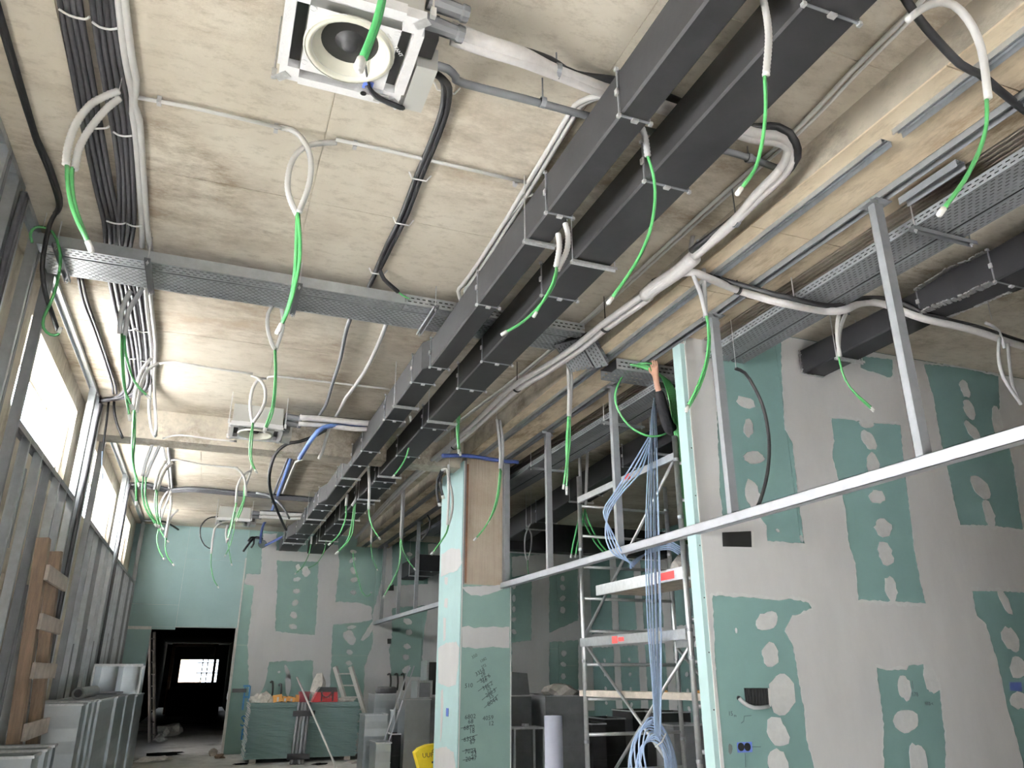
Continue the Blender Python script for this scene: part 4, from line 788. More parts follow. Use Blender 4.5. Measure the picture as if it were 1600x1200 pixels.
# pale conduit pair left of the ducts
for k, (dx, w_) in enumerate(((0, 'outer'), (9, 'inner'))):
    run([(960+dx, 158, 4.62), (935+dx, 150, 4.66), (905+dx, 160), (890+dx, 178), (850+dx, 245), (815+dx, 303)]+[(790+dx, 345), (745+dx, 415), (722+dx*1.2, 446), (716+dx*1.2, 455, 4.66), (722+dx*1.2, 475, 4.6)], .018, 'pvc', w_+' pale conduit bending down beside the left duct to the cross tray')
run([(838, 306), (825, 305), (812, 318), (780, 360)], .016, 'pvc', 'short pale conduit elbow tucked against the left duct')
# heavy black cable across the top right corner
cable('cable', [P3(1400, -25, 4.6), P3(1440, 35, 4.55), P3(1500, 100, 4.44), P3(1530, 115, 4.43), P3(1560, 140, 4.45), P3(1600, 172, 4.47), P3(1640, 200, 4.47), P3(1700, 235, 4.48), P3(1760, 250, 4.66)], .021, 'blackcable', None, 'thick black cable slung across the top right corner under the beam', 'cable', n=8)
# lines running from the second and third units to the ducts
for yy, sc, w_, x0, x1, px_m in ((9.3, 1, 'second', .75, 1.55, 1), (15.7, 1, 'third', .7, 1.42, 1)):
    for k, (dz, dy, r_, m_, nm) in enumerate(((.18, -.05, .036, 'insul', 'upper white insulated pipe'), (.12, .02, .03, 'insul', 'lower white insulated pipe'), (.235, .05, .02, 'blackcable', 'black line'))):
        hung([(x0, yy+dy, 4.35+dz), (x0+.3, yy+dy, 4.35+dz+.01), (x1, yy+dy-.02, 4.35+dz+.01), (x1+.5, yy+dy, 4.6)], r_, m_, nm+' from the '+w_+' air unit to the black ducts')
hung([U(400, 770, Y=14.5), U(420, 775, Y=14.5), U(440, 790, Y=14.5), U(452, 810, Y=14.8)], .02, 'drain', 'grey hose end above the third air unit pipes', name='hose', cat='hose')
# blue conduits
run([(570, 668, 4.6), (530, 665, 4.5), (505, 668, 4.45), (490, 682, 4.33), (478, 700, 4.33), (468, 716, 4.33)], .03, 'midblue', 'thick blue conduit bending down under the cross beam', z=4.33)
run([(456, 710), (448, 735), (437, 765), (430, 785), (424, 800)], .03, 'midblue', 'pale blue conduit strip running along the far soffit')
run([(452, 710), (441, 738), (430, 765), (425, 785)], .016, 'cond', 'dark conduit beside the blue strip on the far soffit')
run([(462, 722), (475, 717), (520, 710), (560, 703), (580, 700)], .018, 'pvc', 'pale conduit crossing the far soffit to the left duct', z=4.7)
run([(462, 722), (452, 745), (442, 770)], .018, 'pvc', 'pale conduit beside the blue strip on the far soffit', z=4.7)
cable('cable', [U(516, 668, Y=9.9), U(490, 682, Y=9.95), U(468, 690, Y=10), U(448, 694, Y=10.1), U(430, 710, Y=10.15), U(421, 740, Y=10.3), U(423, 770, Y=11.3), U(432, 795, Y=13), U(447, 828, Y=15)], .022, 'blackcable', None, 'black cable swooping down from the cross beam to the left duct', 'cable', n=8)
cable('cable', [U(423, 800, Y=17.5), U(412, 820, Y=18), U(408, 835, Y=18.6), U(407, 848, Y=18.9)], .03, 'dkblue', None, 'dark blue conduit ending at the hole in the far wall', 'cable')
cable('cable', [U(448, 836, Y=17.6), U(435, 842, Y=18.3), U(415, 852, Y=18.9)], .03, 'dkblue', None, 'dark blue conduit slanting from the left duct to the hole in the far wall', 'cable')
for k, e in enumerate(((388, 846), (380, 862), (392, 856))):
    cable('cable', [U(410, 842, Y=18.9), U(398, 840, Y=18.7), U(e[0]+4, e[1]-6, Y=18.6), U(*e, Y=18.6)], .024, 'blackcable', None, ('upper', 'longest drooping', 'lower thick')[k]+' black cable tail poking from the hole in the far wall', 'cable', 'black tails at the far wall hole')
q = U(410, 850, Y=YB); MB().lathe([(0, -.01), (.07, -.012), (.10, -.004)], (q.x, YB, q.z), 12, 'y').obj('wall_hole', 'soot', fw)  # dark disc: shade inside the hole put into its colour
run([(692, 712, 4.3), (730, 712, 4.42), (770, 718, 4.44), (810, 722, 4.44)], .03, 'dkblue', 'dark blue conduit crossing over the top of the column', z=4.44)
# ------------------------------------------------------------------ hanging drops: sleeves with green cables
def drop(label, Y=None, X=None, sleeves=(), cables=(), tip=None, sm='greypvc', sr=.019, cr=.008, cm='cable', corr=False, tips=()):
    kw = {'Y': Y} if Y is not None else {'X': X}
    allp = [p for s in list(sleeves)+list(cables) for p in s]; top = min(allp, key=lambda p: p[1])
    t = thing('cable_drop', label, 'cable drop', U(*top, **kw))
    tp = U(*top, **kw); zc = ZC if tp.x < 3.19 else ZB if tp.x < 3.98 else ZS
    if 10.31 < tp.y < 10.66 and tp.x < 3.19: zc = 4.37
    if tp.z < zc-.01: MB().tube([tp, (tp.x, tp.y, zc)], .003, 5).obj('hanger_wire', 'bracket', t)
    for k, s in enumerate(sleeves):
        cable('conduit_sleeve', [U(x, y, **kw)+Vector((0, .03*k, 0)) for x, y in s], sr, sm, t, corr=corr, n=8)
    for k, s in enumerate(cables):
        cable('green_cable', [U(x, y, **kw)+Vector((0, .012*k+.01, 0)) for x, y in s], cr, cm, t, n=6, step=.05)
        if len(s) > 2:
            a, b = U(*s[-1], **kw), U(*s[-2], **kw); d = (a-b).normalized()*min(.06, cr*6); o = Vector((0, .012*k+.01, 0))
            MB().tube([a-d*.35+o, a+d*.45+o], cr*1.3, 7).obj('taped_end', 'tape', t, smooth=True)
    return t
drop('green cables from two bent grey conduits beside the black bundles above the tray', Y=3.95, sleeves=[[(186, 142), (165, 150), (140, 165), (118, 195), (106, 230), (103, 257)], [(186, 148), (165, 165), (140, 195), (123, 225), (115, 260)]], cables=[[(104, 256), (106, 290), (115, 330), (139, 381)], [(112, 258), (111, 285), (118, 325), (140, 383)]], sm='pvc', sr=.021, cr=.012, corr=True)
drop('green cable looped over the black cable at the left end of the cross tray', Y=5.7, cables=[[(50, 378), (47, 365), (54, 355), (68, 354), (82, 362), (92, 385), (94, 410), (88, 445), (78, 474), (68, 495), (68, 512), (78, 522), (90, 522), (93, 516)]], cr=.011)
drop('large grey conduit loop with a long green cable hanging in front of the cross tray', Y=4.1, sleeves=[[(438, 199), (455, 203), (470, 214), (482, 235), (486, 262), (481, 295), (467, 332)], [(527, 218), (505, 219), (483, 223), (465, 235), (454, 256), (450, 285), (455, 310), (466, 333)]], cables=[[(466, 330), (469, 370), (468, 410), (460, 450), (450, 485), (438, 510)], [(465, 330), (464, 370), (462, 415), (457, 455), (447, 490), (436, 513)]], sm='pvc', corr=True, cr=.011)
drop('grey conduit loop with green cables below the cross tray, left of the second unit', Y=6.3, sleeves=[[(426, 478), (419, 490), (418, 510), (424, 535), (430, 546)], [(440, 478), (443, 500), (440, 520), (431, 546)]], cables=[[(429, 545), (430, 575), (428, 615), (424, 640), (413, 670)], [(431, 545), (432, 580), (430, 620), (426, 645), (415, 671)]], sm='pvc', sr=.017)
drop('pale conduit loop with green cables in front of the second air unit', Y=8.6, sleeves=[[(392, 586), (402, 590), (412, 602), (415, 620), (409, 640), (396, 660)], [(416, 590), (404, 592), (395, 606), (391, 628), (393, 650), (396, 661)]], cables=[[(395, 660), (391, 685), (390, 710), (393, 724), (399, 735)], [(396, 660), (394, 690), (393, 712), (396, 726), (401, 736)]], sm='pvc', sr=.018)
drop('two grey sleeves with green cables over the conduit bundle just below the tray', Y=6.3, sleeves=[[(204, 455), (196, 470), (189, 490), (187, 521)], [(222, 448), (212, 465), (200, 485), (194, 523)]], cables=[[(190, 520), (190, 560), (194, 605), (206, 635)], [(194, 522), (197, 555), (210, 595), (232, 619)], [(191, 520), (192, 570), (196, 615), (202, 650)]], sr=.02, cr=.010)
drop('pale sleeves with a long green cable in front of the cross beam', Y=8.3, sleeves=[[(236, 560), (222, 578), (213, 605), (208, 640)], [(248, 566), (232, 575), (221, 598), (213, 643)]], cables=[[(209, 640), (207, 680), (206, 715), (211, 740), (217, 757)], [(211, 640), (210, 690), (208, 720), (212, 750), (213, 786)]], sm='pvc', cr=.011)
drop('grey sleeves with dark green cables below the cross beam near the left', Y=10.6, sleeves=[[(244, 678), (236, 700), (227, 725), (223, 744)], [(253, 686), (245, 705), (234, 728), (228, 745)]], cables=[[(224, 743), (222, 770), (228, 795), (243, 820)], [(228, 744), (227, 775), (234, 798), (246, 821)]], cm='dkcable', sr=.022, cr=.011)
drop('pale sleeves with green cables over the black band on the far soffit', Y=11.8, sleeves=[[(259, 720), (250, 735), (245, 750), (242, 765)], [(270, 722), (258, 734), (250, 752), (246, 766)]], cables=[[(244, 764), (242, 785), (244, 805), (249, 822)], [(246, 765), (245, 790), (248, 812), (252, 826)]], sm='pvc', sr=.022, cr=.011)
drop('pale sleeves with two green tails in front of the pale green wall', Y=14.5, sleeves=[[(266, 768), (267, 790), (263, 812), (258, 840)], [(278, 796), (268, 806), (263, 820), (259, 840)]], cables=[[(248, 826), (245, 840), (248, 858), (256, 873)], [(259, 838), (258, 855), (262, 870), (271, 882)], [(247, 820), (254, 835), (262, 845)]], sm='pvc', sr=.02, cr=.011)
drop('grey sleeve pair between the black band and the pale green wall', Y=14.2, sleeves=[[(262, 768), (254, 780), (250, 795), (249, 808)], [(266, 770), (260, 785), (255, 798), (252, 810)]], cables=[[(250, 808), (251, 818), (255, 826)]], sr=.02, cr=.010)
drop('pale loop with green cables left of the third air unit', Y=12.0, sleeves=[[(366, 730), (377, 738), (383, 752), (384, 775)], [(392, 735), (380, 742), (371, 760), (369, 785)], [(391, 702), (394, 725), (389, 745), (384, 758)]], cables=[[(384, 757), (383, 775), (378, 795), (371, 812)], [(382, 758), (380, 780), (373, 800), (369, 810)], [(370, 784), (366, 800), (362, 822), (356, 842)]], sm='pvc', sr=.018, cr=.010)
drop('pale sleeves and green tails below the third air unit', Y=15.6, sleeves=[[(345, 818), (336, 825), (332, 845), (330, 865)], [(356, 820), (353, 832), (355, 848)]], cables=[[(365, 800), (360, 820), (356, 840), (358, 862), (362, 882)], [(368, 800), (365, 830), (360, 850), (352, 868)], [(330, 865), (330, 885), (334, 905), (341, 917)]], sm='pvc', sr=.02, cr=.009)
drop('thin black looped wire left of the third air unit', Y=16.2, cables=[[(341, 807), (325, 810), (314, 822), (313, 838), (320, 852), (330, 858)]], cm='blackcable', cr=.012)
drop('thick green cable pair dangling in front of the nearest air unit', Y=2.3, cables=[[(603, -40), (597, -5), (588, 30), (577, 62), (563, 95)], [(606, -40), (600, -5), (592, 30), (580, 62), (566, 96)]], cr=.013, cm='dkcable')
drop('short corrugated sleeve with green cable hanging beside the right black duct', Y=3.0, sleeves=[[(1003, 200), (1008, 215), (1012, 243)]], cables=[[(1013, 242), (1022, 270), (1025, 310), (1017, 360), (995, 410), (955, 468)]], corr=True, cr=.009)
drop('two pale sleeves between the black ducts with two green cables', Y=3.75, sleeves=[[(872, 365), (874, 380), (873, 395), (869, 416)], [(886, 345), (891, 365), (888, 390), (874, 418)]], cables=[[(871, 416), (865, 440), (855, 460), (837, 490)], [(873, 417), (868, 442), (850, 470), (820, 500), (790, 518)]], sm='pvc', corr=True, cr=.008)
drop('long corrugated sleeve with green cable in front of the right duct near the top', Y=2.0, sleeves=[[(1188, -20), (1197, 20), (1201, 60), (1197, 117)]], cables=[[(1197, 115), (1199, 160), (1195, 210), (1183, 260), (1158, 296)]], sm='pvc', corr=True, sr=.017)
drop('arched grey conduit with green cable in the top right corner', Y=1.68, sleeves=[[(1420, 30), (1440, 14), (1465, 4), (1490, 8), (1512, 30), (1528, 60), (1537, 95), (1544, 153)]], cables=[[(1545, 152), (1545, 190), (1535, 230), (1510, 280), (1475, 328)]], sm='pvc', sr=.017, cr=.009)
drop('double sleeve with green cables hanging under the long beam before the wall end', Y=4.3, sleeves=[[(1098, 345), (1085, 362), (1079, 390), (1082, 425), (1095, 460), (1103, 493)], [(1090, 365), (1101, 385), (1103, 420), (1105, 460), (1106, 493)]], cables=[[(1104, 490), (1108, 520), (1105, 560), (1092, 600), (1075, 636)], [(1107, 490), (1112, 525), (1108, 565), (1096, 603), (1077, 638)]], sr=.017, cr=.009)
drop('sleeve pair with green cables hanging before the scaffold', Y=6.4, sleeves=[[(886, 560), (888, 590), (889, 620), (888, 650)], [(891, 560), (895, 590), (894, 620), (892, 655)]], cables=[[(889, 648), (888, 680), (886, 720), (881, 760)], [(892, 650), (892, 690), (889, 720), (887, 762)], [(890, 650), (887, 690), (888, 725), (888, 768)]], sm='pvc', sr=.016, cr=.009)
drop('sleeve pair with green cables hanging from the side-room tray over the right wall', Y=4.15, sleeves=[[(1311, 490), (1308, 510), (1309, 535), (1313, 557)], [(1326, 488), (1319, 505), (1315, 530), (1315, 558)]], cables=[[(1312, 555), (1317, 580), (1330, 605), (1365, 637)], [(1314, 556), (1321, 583), (1336, 610), (1366, 639)]], sm='pvc', sr=.015, cr=.007)
drop('empty pale sleeve loop at the right edge of the photo', Y=4.0, sleeves=[[(1562, 528), (1560, 555), (1568, 590), (1596, 632)], [(1580, 535), (1583, 570), (1588, 600), (1600, 630)], [(1550, 500), (1570, 512), (1580, 540)]], sm='greypvc', sr=.014)
drop('long green pair hanging at the head of the column', Y=8.2, sleeves=[[(722, 548), (719, 575), (718, 600)]], cables=[[(717, 598), (714, 640), (715, 680), (717, 705)], [(720, 598), (719, 640), (717, 680), (720, 708)]], sm='pvc', sr=.018, cr=.012)
drop('green cable curving in front of the right duct, second after the tray', Y=9.2, sleeves=[[(641, 650), (643, 662), (642, 672)]], cables=[[(642, 670), (640, 695), (632, 720), (615, 744)]], sm='pvc', sr=.018, cr=.010)
drop('long pale sleeve with green cable hanging between the far ends of the ducts', Y=11.0, sleeves=[[(575, 728), (577, 760), (576, 796)]], cables=[[(576, 795), (578, 810), (583, 826), (593, 841)]], sm='pvc', sr=.02, cr=.010)
drop('sleeve with a fan of green cables below the far left duct', Y=12.5, sleeves=[[(559, 752), (558, 775), (550, 790)], [(543, 772), (541, 790)]], cables=[[(541, 790), (540, 810), (530, 835), (515, 850)], [(556, 785), (553, 815), (548, 840), (528, 863)], [(554, 785), (550, 818), (543, 845), (526, 864)]], sm='pvc', sr=.022, cr=.012)
drop('thin green tails hanging off the far ends of the two ducts', Y=16.5, sleeves=[[(487, 838), (486, 850)], [(513, 815), (512, 828)]], cables=[[(486, 850), (482, 868), (473, 885), (462, 896)], [(512, 828), (507, 860), (495, 880), (480, 888)]], sm='pvc', sr=.02, cr=.009)
drop('pale sleeve loop with green tail in front of the column side', Y=9.6, sleeves=[[(690, 735), (697, 733), (700, 745), (701, 775), (699, 820)], [(702, 725), (703, 750), (708, 775), (707, 800), (701, 822)]], cables=[[(701, 820), (698, 832), (690, 845), (676, 864)]], sm='pvc', sr=.016, cr=.012)
drop('two sleeves with green cables before the bare concrete of the column', Y=8.6, sleeves=[[(776, 655), (779, 680), (782, 710), (781, 732)], [(782, 655), (786, 680), (787, 710), (784, 734)]], cables=[[(782, 732), (778, 770), (772, 795), (765, 812), (755, 828), (743, 842)], [(784, 732), (781, 768), (774, 796), (764, 815)]], sm='greypvc', sr=.018, cr=.010)
drop('pale sleeve pair with green tails hanging left of the column', Y=12.5, sleeves=[[(628, 762), (628, 790), (626, 842)], [(632, 760), (631, 800), (628, 845)]], cables=[[(627, 842), (630, 860), (638, 876), (648, 889)], [(626, 842), (626, 870), (620, 895), (600, 932)]], sr=.02, cr=.010)
drop('thin drop with wire coil in front of the far putty wall', Y=15.0, sleeves=[[(584, 805), (581, 820), (580, 850)]], cables=[[(552, 862), (553, 880), (560, 905), (566, 925), (575, 932), (580, 926)], [(580, 850), (582, 870), (590, 890)]], cm='dkcable', sr=.018, cr=.008)
drop('black cable tails hanging beside the column head', Y=10.4, cables=[[(690, 735), (684, 750), (683, 770), (687, 788)], [(692, 735), (688, 750), (690, 765), (693, 776)]], cm='blackcable', cr=.02)
cable('cable', [U(668, 805, Y=13.5), U(672, 815, Y=13.4), U(669, 830, Y=13.4), U(658, 845, Y=13.4)], .016, 'blackcable', None, 'black cable curving off the second far bulkhead post', 'cable')
drop('black cable loop hanging in front of the right wall', Y=5.0, cables=[[(1150, 575), (1165, 582), (1180, 605), (1195, 640), (1203, 690), (1200, 740), (1188, 785), (1178, 800)]], cm='blackcable', cr=.015)
for k, (a, b) in enumerate((((905, 700), (908, 790)), ((918, 700), (915, 795)))):
    drop('grey sleeve %s with green cables hanging behind the scaffold head' % ('left' if k == 0 else 'right'), Y=9.5, sleeves=[[a, ((a[0]+b[0])/2, 745), b]], cables=[[b, (b[0]-4, 815), (b[0]-12, 850), (b[0]-15, 868)], [b, (b[0]+6, 815), (b[0]+25, 850), (b[0]+45, 870)]], sr=.022, cr=.012, cm='dkcable')
drop('pale wire loop hanging in the dark side room behind the column', Y=12.0, sleeves=[[(822, 820), (830, 835), (829, 860), (825, 875)], [(830, 818), (822, 835), (821, 860), (825, 876)]], cables=[[(825, 875), (825, 890), (827, 900)]], sr=.012, cr=.009, cm='dkcable')
# ------------------------------------------------------------------ scaffold tower in the side room
AX, BX, AY, BY = 4.0, 5.2, 8.24, 6.1
sc = thing('scaffold_tower', 'aluminium scaffold tower standing behind the bulkhead rail', 'scaffold', ((AX+BX)/2, (AY+BY)/2, 0))
for x, y, zt in ((AX, AY, 3.84), (AX, BY, 3.75), (BX, AY, 3.81), (BX, BY, 3.78)):
    u = MB().tube([(x, y, 0.12), (x, y, zt)], .0255, 12).obj('upright', 'alu', sc, smooth=True)
    for z in (.9, 1.72, 1.95, 2.95, 3.5): MB().tube([(x, y, z), (x, y, z+.03)], .029, 12).obj('collar', 'galvdull', u)
    MB().lathe([(0, 0), (.07, 0), (.09, .03), (.09, .09), (.07, .12), (0, .12)], (x, y, 0), 14).obj('castor', 'blackcable', u)
for y in (AY, BY):
    for k in range(10):
        z = .27+.357*k; MB().tube([(AX+.026, y, z), (BX-.026, y, z)], .0185, 8).obj('rung', 'alu', sc, smooth=True)
def sbeam(a, b, h, stick=True):
    o = MB().bar(a, b, .03, h).obj('side_beam', 'alu', sc)
    return o
b0 = sbeam((AX-.012, AY, 3.55), (AX-.012, BY, 3.55), .07); b1 = sbeam((AX-.03, AY, 1.93), (AX-.03, BY, 1.93), .09); b2 = sbeam((BX, AY, 1.93), (BX, BY, 1.93), .09)
for bo, (ya, za, sz) in ((b0, (7.0, 3.55, .03)), (b1, (7.42, 1.93, .035)), (b1, (7.28, 1.93, .02))):
    MB().box((AX-.046 if bo is b1 else AX-.028, ya-.06, za-sz), (AX-.0455 if bo is b1 else AX-.0275, ya+.06, za+sz)).obj('warning_sticker', 'redlabel', bo)
for a, b in (((AX+.03, BY, 3.6), (AX+.03, AY, 2.02)), ((AX+.03, AY, 1.9), (AX+.03, BY, .5)), ((AX+.05, BY, 1.9), (AX+.05, AY, .3)), ((BX, AY, 1.9), (BX, BY, .4))):
    MB().tube([a, b], .017, 8).obj('diagonal_brace', 'alu', sc, smooth=True)
pf = MB().box((AX+.03, BY+.02, 2.43), (AX+.62, AY-.35, 2.47)).obj('platform', 'plank', sc, 'worn working platform')
MB().box((AX-.0, BY+.03, 2.41), (AX+.03, AY-.35, 2.52)).obj('platform_edge', 'alu', pf)
MB().box((AX-.002, BY+.18, 2.43), (AX-.0005, BY+.42, 2.50)).obj('warning_sticker', 'redlabel', pf)
a, b = U(926, 1084, Y=8.0), U(1112, 1108, Y=6.4)
MB().bar((AX+.1, AY+.12, 1.40), (AX+.55, BY-.1, 1.40), .26, .062).obj('scaffold_plank', 'plank', None, 'plaster spattered plank laid low across the scaffold rungs', 'plank')
for k, (fx, m_, nm, sz) in enumerate(((.5, 'orange', 'orange peel of tape', .05), (.72, 'orange', 'long orange scrap', .08), (.80, 'rag', 'white scrap', .04))):
    p = Vector((AX+.1, AY+.12, 1.431)).lerp(Vector((AX+.55, BY-.1, 1.431)), fx); MB().prism([p+Vector((-sz, -.03, 0)), p+Vector((sz, -.04, 0)), p+Vector((sz*.8, .04, .012)), p+Vector((-sz*.7, .03, .01))], (0, 0, .014)).obj('packing_scrap', m_, None, nm+' lying on the low scaffold plank', 'scrap')
# pale blue data cables hanging down the tower into a coil
bl = thing('cable_bundle', 'bundle of pale blue data cables hanging down the scaffold into a coil', 'cable bundle', U(1020, 1200, Y=6.45))
for k in range(9):
    o = (k-4)*2.2; kk = random.uniform(-2, 2)
    cable('blue_cable', [U(1022+o*.35, 622+abs(o)*2, Y=6.45+.01*k), U(1020+o*.6+kk, 700, Y=6.45+.012*k), U(1018+o+kk*.5, 820, Y=6.45+.012*k), U(1020+o+kk, 950, Y=6.45+.012*k), U(1026+o*.7, 1080, Y=6.45+.01*k), U(1028+o*.5, 1155, Y=6.45)], .006, 'blue2' if k % 2 else 'blue', bl, step=.12)
for k in range(11):
    r = .12+.012*k; c = U(1022, 1200, Y=6.43+.012*k); pts = []
    for j in range(25):
        t = 2*math.pi*j/24; pts.append(c+Vector((r*.95*math.sin(t)+.02*math.sin(3*t+k), .03*math.cos(2*t+k), .26*math.cos(t)-.02+.02*k*math.cos(t)-.03)))
    cable('coil_turn', pts, .0075, 'blue2' if k % 2 else 'blue', bl, step=.06)
for k in range(4):
    cable('blue_cable', [U(1014, 700-6*k, Y=6.5), U(1000-4*k, 738-4*k, Y=6.5), U(972-4*k, 770, Y=6.6), U(952-3*k, 800, Y=6.65), U(946-2*k+6*k, 835, Y=6.7), U(958+5*k, 865, Y=6.7), U(990, 880+2*k, Y=6.7)], .008, 'blue', bl)
for k in range(5):
    cable('blue_cable', [U(985, 880+2*k, Y=6.7), U(1000, 870+k, Y=6.9), U(1020, 862-2*k, Y=7.0), U(1045, 858-3*k, Y=6.9), U(1060+2*k, 866-2*k, Y=6.7)], .008, 'blue', bl)
cable('blue_cable', [U(1026, 700, Y=6.4), U(1030, 850, Y=6.4), U(1033, 1000, Y=6.4), U(1032, 1150, Y=6.4)], .008, 'blue', bl, step=.15)
q = U(1028, 1160, Y=6.38); MB().tube([q+Vector((-.06, -.05, -.03)), q+Vector((0, -.07, .01)), q+Vector((.06, -.04, .07))], .006, 6).obj('cable_tie', 'tape', bl)
# green cables held by the worker
gl = thing('cable_bundle', 'green data cables looping from the worker\'s raised hand down the wall end', 'cable bundle', U(1060, 640, Y=6.3))
cable('green_cable', [U(1018, 568, Y=5.99), U(1000, 568, Y=6.02), U(980, 580, Y=6.28), U(966, 600, Y=6.26), U(961, 622, Y=6.25), U(968, 645, Y=6.24), U(985, 667, Y=6.22), U(1008, 680, Y=6.2), U(1030, 681, Y=6.2), U(1048, 672, Y=6.2), U(1058, 655, Y=6.2), U(1062, 630, Y=6.2), U(1064, 590, Y=6.2)], .011, 'cable', gl, step=.04)
for k in range(7):
    cable('green_cable', [U(985+4*k, 570+k, Y=6.04+.004*k), U(1012+2*k, 572+2*k, Y=6.02), U(1034+2*k, 590+k, Y=6.05+.01*k), U(1046+2.2*k, 625, Y=6.15), U(1053+2.4*k, 670, Y=6.1), U(1060+2.2*k, 720, Y=6.1), U(1066+1.8*k, 780, Y=6.1), U(1072+1.4*k, 850, Y=6.1)], .0095, 'cable', gl, step=.06)
# ------------------------------------------------------------------ people
def skin(name, V, E, Rr, m, parent, org, label=None, cat=None, root=0, sub=2):
    me = bpy.data.meshes.new(name); me.from_pydata([Vector(v)-Vector(org) for v in V], E, []); me.materials.append(M[m])
    o = bpy.data.objects.new(name, me); COL.objects.link(o)
    o.modifiers.new('skin', 'SKIN').use_smooth_shade = True
    for i, r in enumerate(Rr):
        d = me.skin_vertices[0].data[i]; d.radius = (r, r) if not isinstance(r, tuple) else r; d.use_root = (i == root)
    sb = o.modifiers.new('sub', 'SUBSURF'); sb.levels = sub; sb.render_levels = sub
    ORG[o.name] = Vector(org)
    if parent is not None: o.parent = parent; o.location = Vector(org)-ORG[parent.name]
    else: o.location = org
    return tag(o, label, cat)
def person(label, base, J, jacket, trousers, hand_dir, boots='blackcable', hair=True, vest=None, helmet=None):
    """J: joint name -> world point; one skinned body, clothes as children"""
    names = ['pelvis', 'belly', 'chest', 'neck', 'headlow', 'headtop', 'shl', 'ell', 'wrl', 'pal', 'shr', 'elr', 'wrr', 'par', 'hil', 'knl', 'anl', 'tol', 'hir', 'knr', 'anr', 'tor']
    V = [Vector(J[n]) for n in names]; ix = {n: i for i, n in enumerate(names)}
    rad = dict(pelvis=.125, belly=.12, chest=.13, neck=.055, headlow=.085, headtop=.085, shl=.06, ell=.042, wrl=.028, pal=.036, shr=.06, elr=.042, wrr=.028, par=.036, hil=.085, knl=.055, anl=.038, tol=.04, hir=.085, knr=.055, anr=.038, tor=.04)
    E = [('pelvis', 'belly'), ('belly', 'chest'), ('chest', 'neck'), ('neck', 'headlow'), ('headlow', 'headtop'), ('chest', 'shl'), ('shl', 'ell'), ('ell', 'wrl'), ('wrl', 'pal'), ('chest', 'shr'), ('shr', 'elr'), ('elr', 'wrr'), ('wrr', 'par'), ('pelvis', 'hil'), ('hil', 'knl'), ('knl', 'anl'), ('anl', 'tol'), ('pelvis', 'hir'), ('hir', 'knr'), ('knr', 'anr'), ('anr', 'tor')]
    Ei = [(ix[a], ix[b]) for a, b in E]; Rr = [rad[n] for n in names]
    for side, pal, wr in (('l', 'pal', 'wrl'), ('r', 'par', 'wrr')):     # five fingers from each palm
        p = Vector(J[pal]); d = (p-Vector(J[wr])).normalized(); sd = d.cross(Vector(hand_dir[side])).normalized(); cu = Vector(hand_dir[side])
        for k, ln in enumerate((.068, .078, .074, .058)):
            a = len(V); o = sd*((k-1.5)*.021); V += [p+o+d*.035, p+o+d*(.035+ln*.55)+cu*.012, p+o+d*(.035+ln*.8)+cu*.040]; Rr += [.0095, .009, .0075]; Ei += [(ix[pal], a), (a, a+1), (a+1, a+2)]
        a = len(V); V += [p-d*.03-sd*.034, p+d*.01-sd*.055+cu*.015, p+d*.038-sd*.052+cu*.032]; Rr += [.012, .0105, .0085]; Ei += [(ix[pal], a), (a, a+1), (a+1, a+2)]
    body = skin('person', V, Ei, Rr, 'skin', None, base, label, 'person')
    def cloth(nm, seq, grow, m, cut=None):
        vs = sorted({n for e in seq for n in e}, key=names.index); jj = {n: i for i, n in enumerate(vs)}
        P = [Vector(J[n]) for n in vs]
        if cut:
            for n, (to, f) in cut.items(): P[jj[n]] = P[jj[n]].lerp(Vector(J[to]), f)
        return skin(nm, P, [(jj[a], jj[b]) for a, b in seq], [rad[n]+grow for n in vs], m, body, base)
    cloth('jacket', [('pelvis', 'belly'), ('belly', 'chest'), ('chest', 'shl'), ('shl', 'ell'), ('ell', 'wrl'), ('chest', 'shr'), ('shr', 'elr'), ('elr', 'wrr')], .022, jacket, {'wrl': ('ell', .12), 'wrr': ('elr', .12)})
    cloth('trousers', [('belly', 'pelvis'), ('pelvis', 'hil'), ('hil', 'knl'), ('knl', 'anl'), ('pelvis', 'hir'), ('hir', 'knr'), ('knr', 'anr')], .016, trousers, {'belly': ('pelvis', .6)})
    for s in 'lr':
        a, t = Vector(J['an'+s]), Vector(J['to'+s]); MB().tube([a+Vector((0, 0, .06)), a, a.lerp(t, .6)+Vector((0, 0, -.02)), t+Vector((0, 0, -.01))], [.05, .055, .05, .042], 10).obj('boot', boots, body, smooth=True)
    h0, h1 = Vector(J['headlow']), Vector(J['headtop']); up = (h1-h0).normalized(); f = Vector(J['face']); f = (f-up*f.dot(up)).normalized(); sd = up.cross(f)
    c = h0.lerp(h1, .5)
    for s in (-1, 1):
        MB().lathe([(0, -.012), (.008, -.008), (.012, 0), (.008, .008), (0, .012)], c+f*.083+sd*(s*.032)+up*.0, 8).obj('eye', 'ink', body, smooth=True)
        MB().lathe([(0, -.03), (.012, -.02), (.018, 0), (.012, .02), (0, .03)], c+sd*(s*.092)-up*.01, 8).obj('ear', 'skin', body, smooth=True)
    MB().tube([c+f*.085+up*.005, c+f*.105-up*.03, c+f*.085-up*.04], [.008, .015, .008], 8).obj('nose', 'skin', body, smooth=True)
    MB().tube([c+f*.078-up*.065-sd*.025, c+f*.085-up*.065, c+f*.078-up*.065+sd*.025], .006, 6).obj('mouth', 'red', body, smooth=True)
    if hair:
        mb = MB().lathe([(.103, -.02), (.108, .03), (.098, .075), (.06, .11), (0, .122)], c-f*.012, 16); mb.obj('hair', 'hair', body, smooth=True)
    if helmet: MB().lathe([(.125, .03), (.118, .045), (.112, .075), (.095, .12), (.05, .148), (0, .152)], c, 18).obj('helmet', helmet, body, smooth=True)
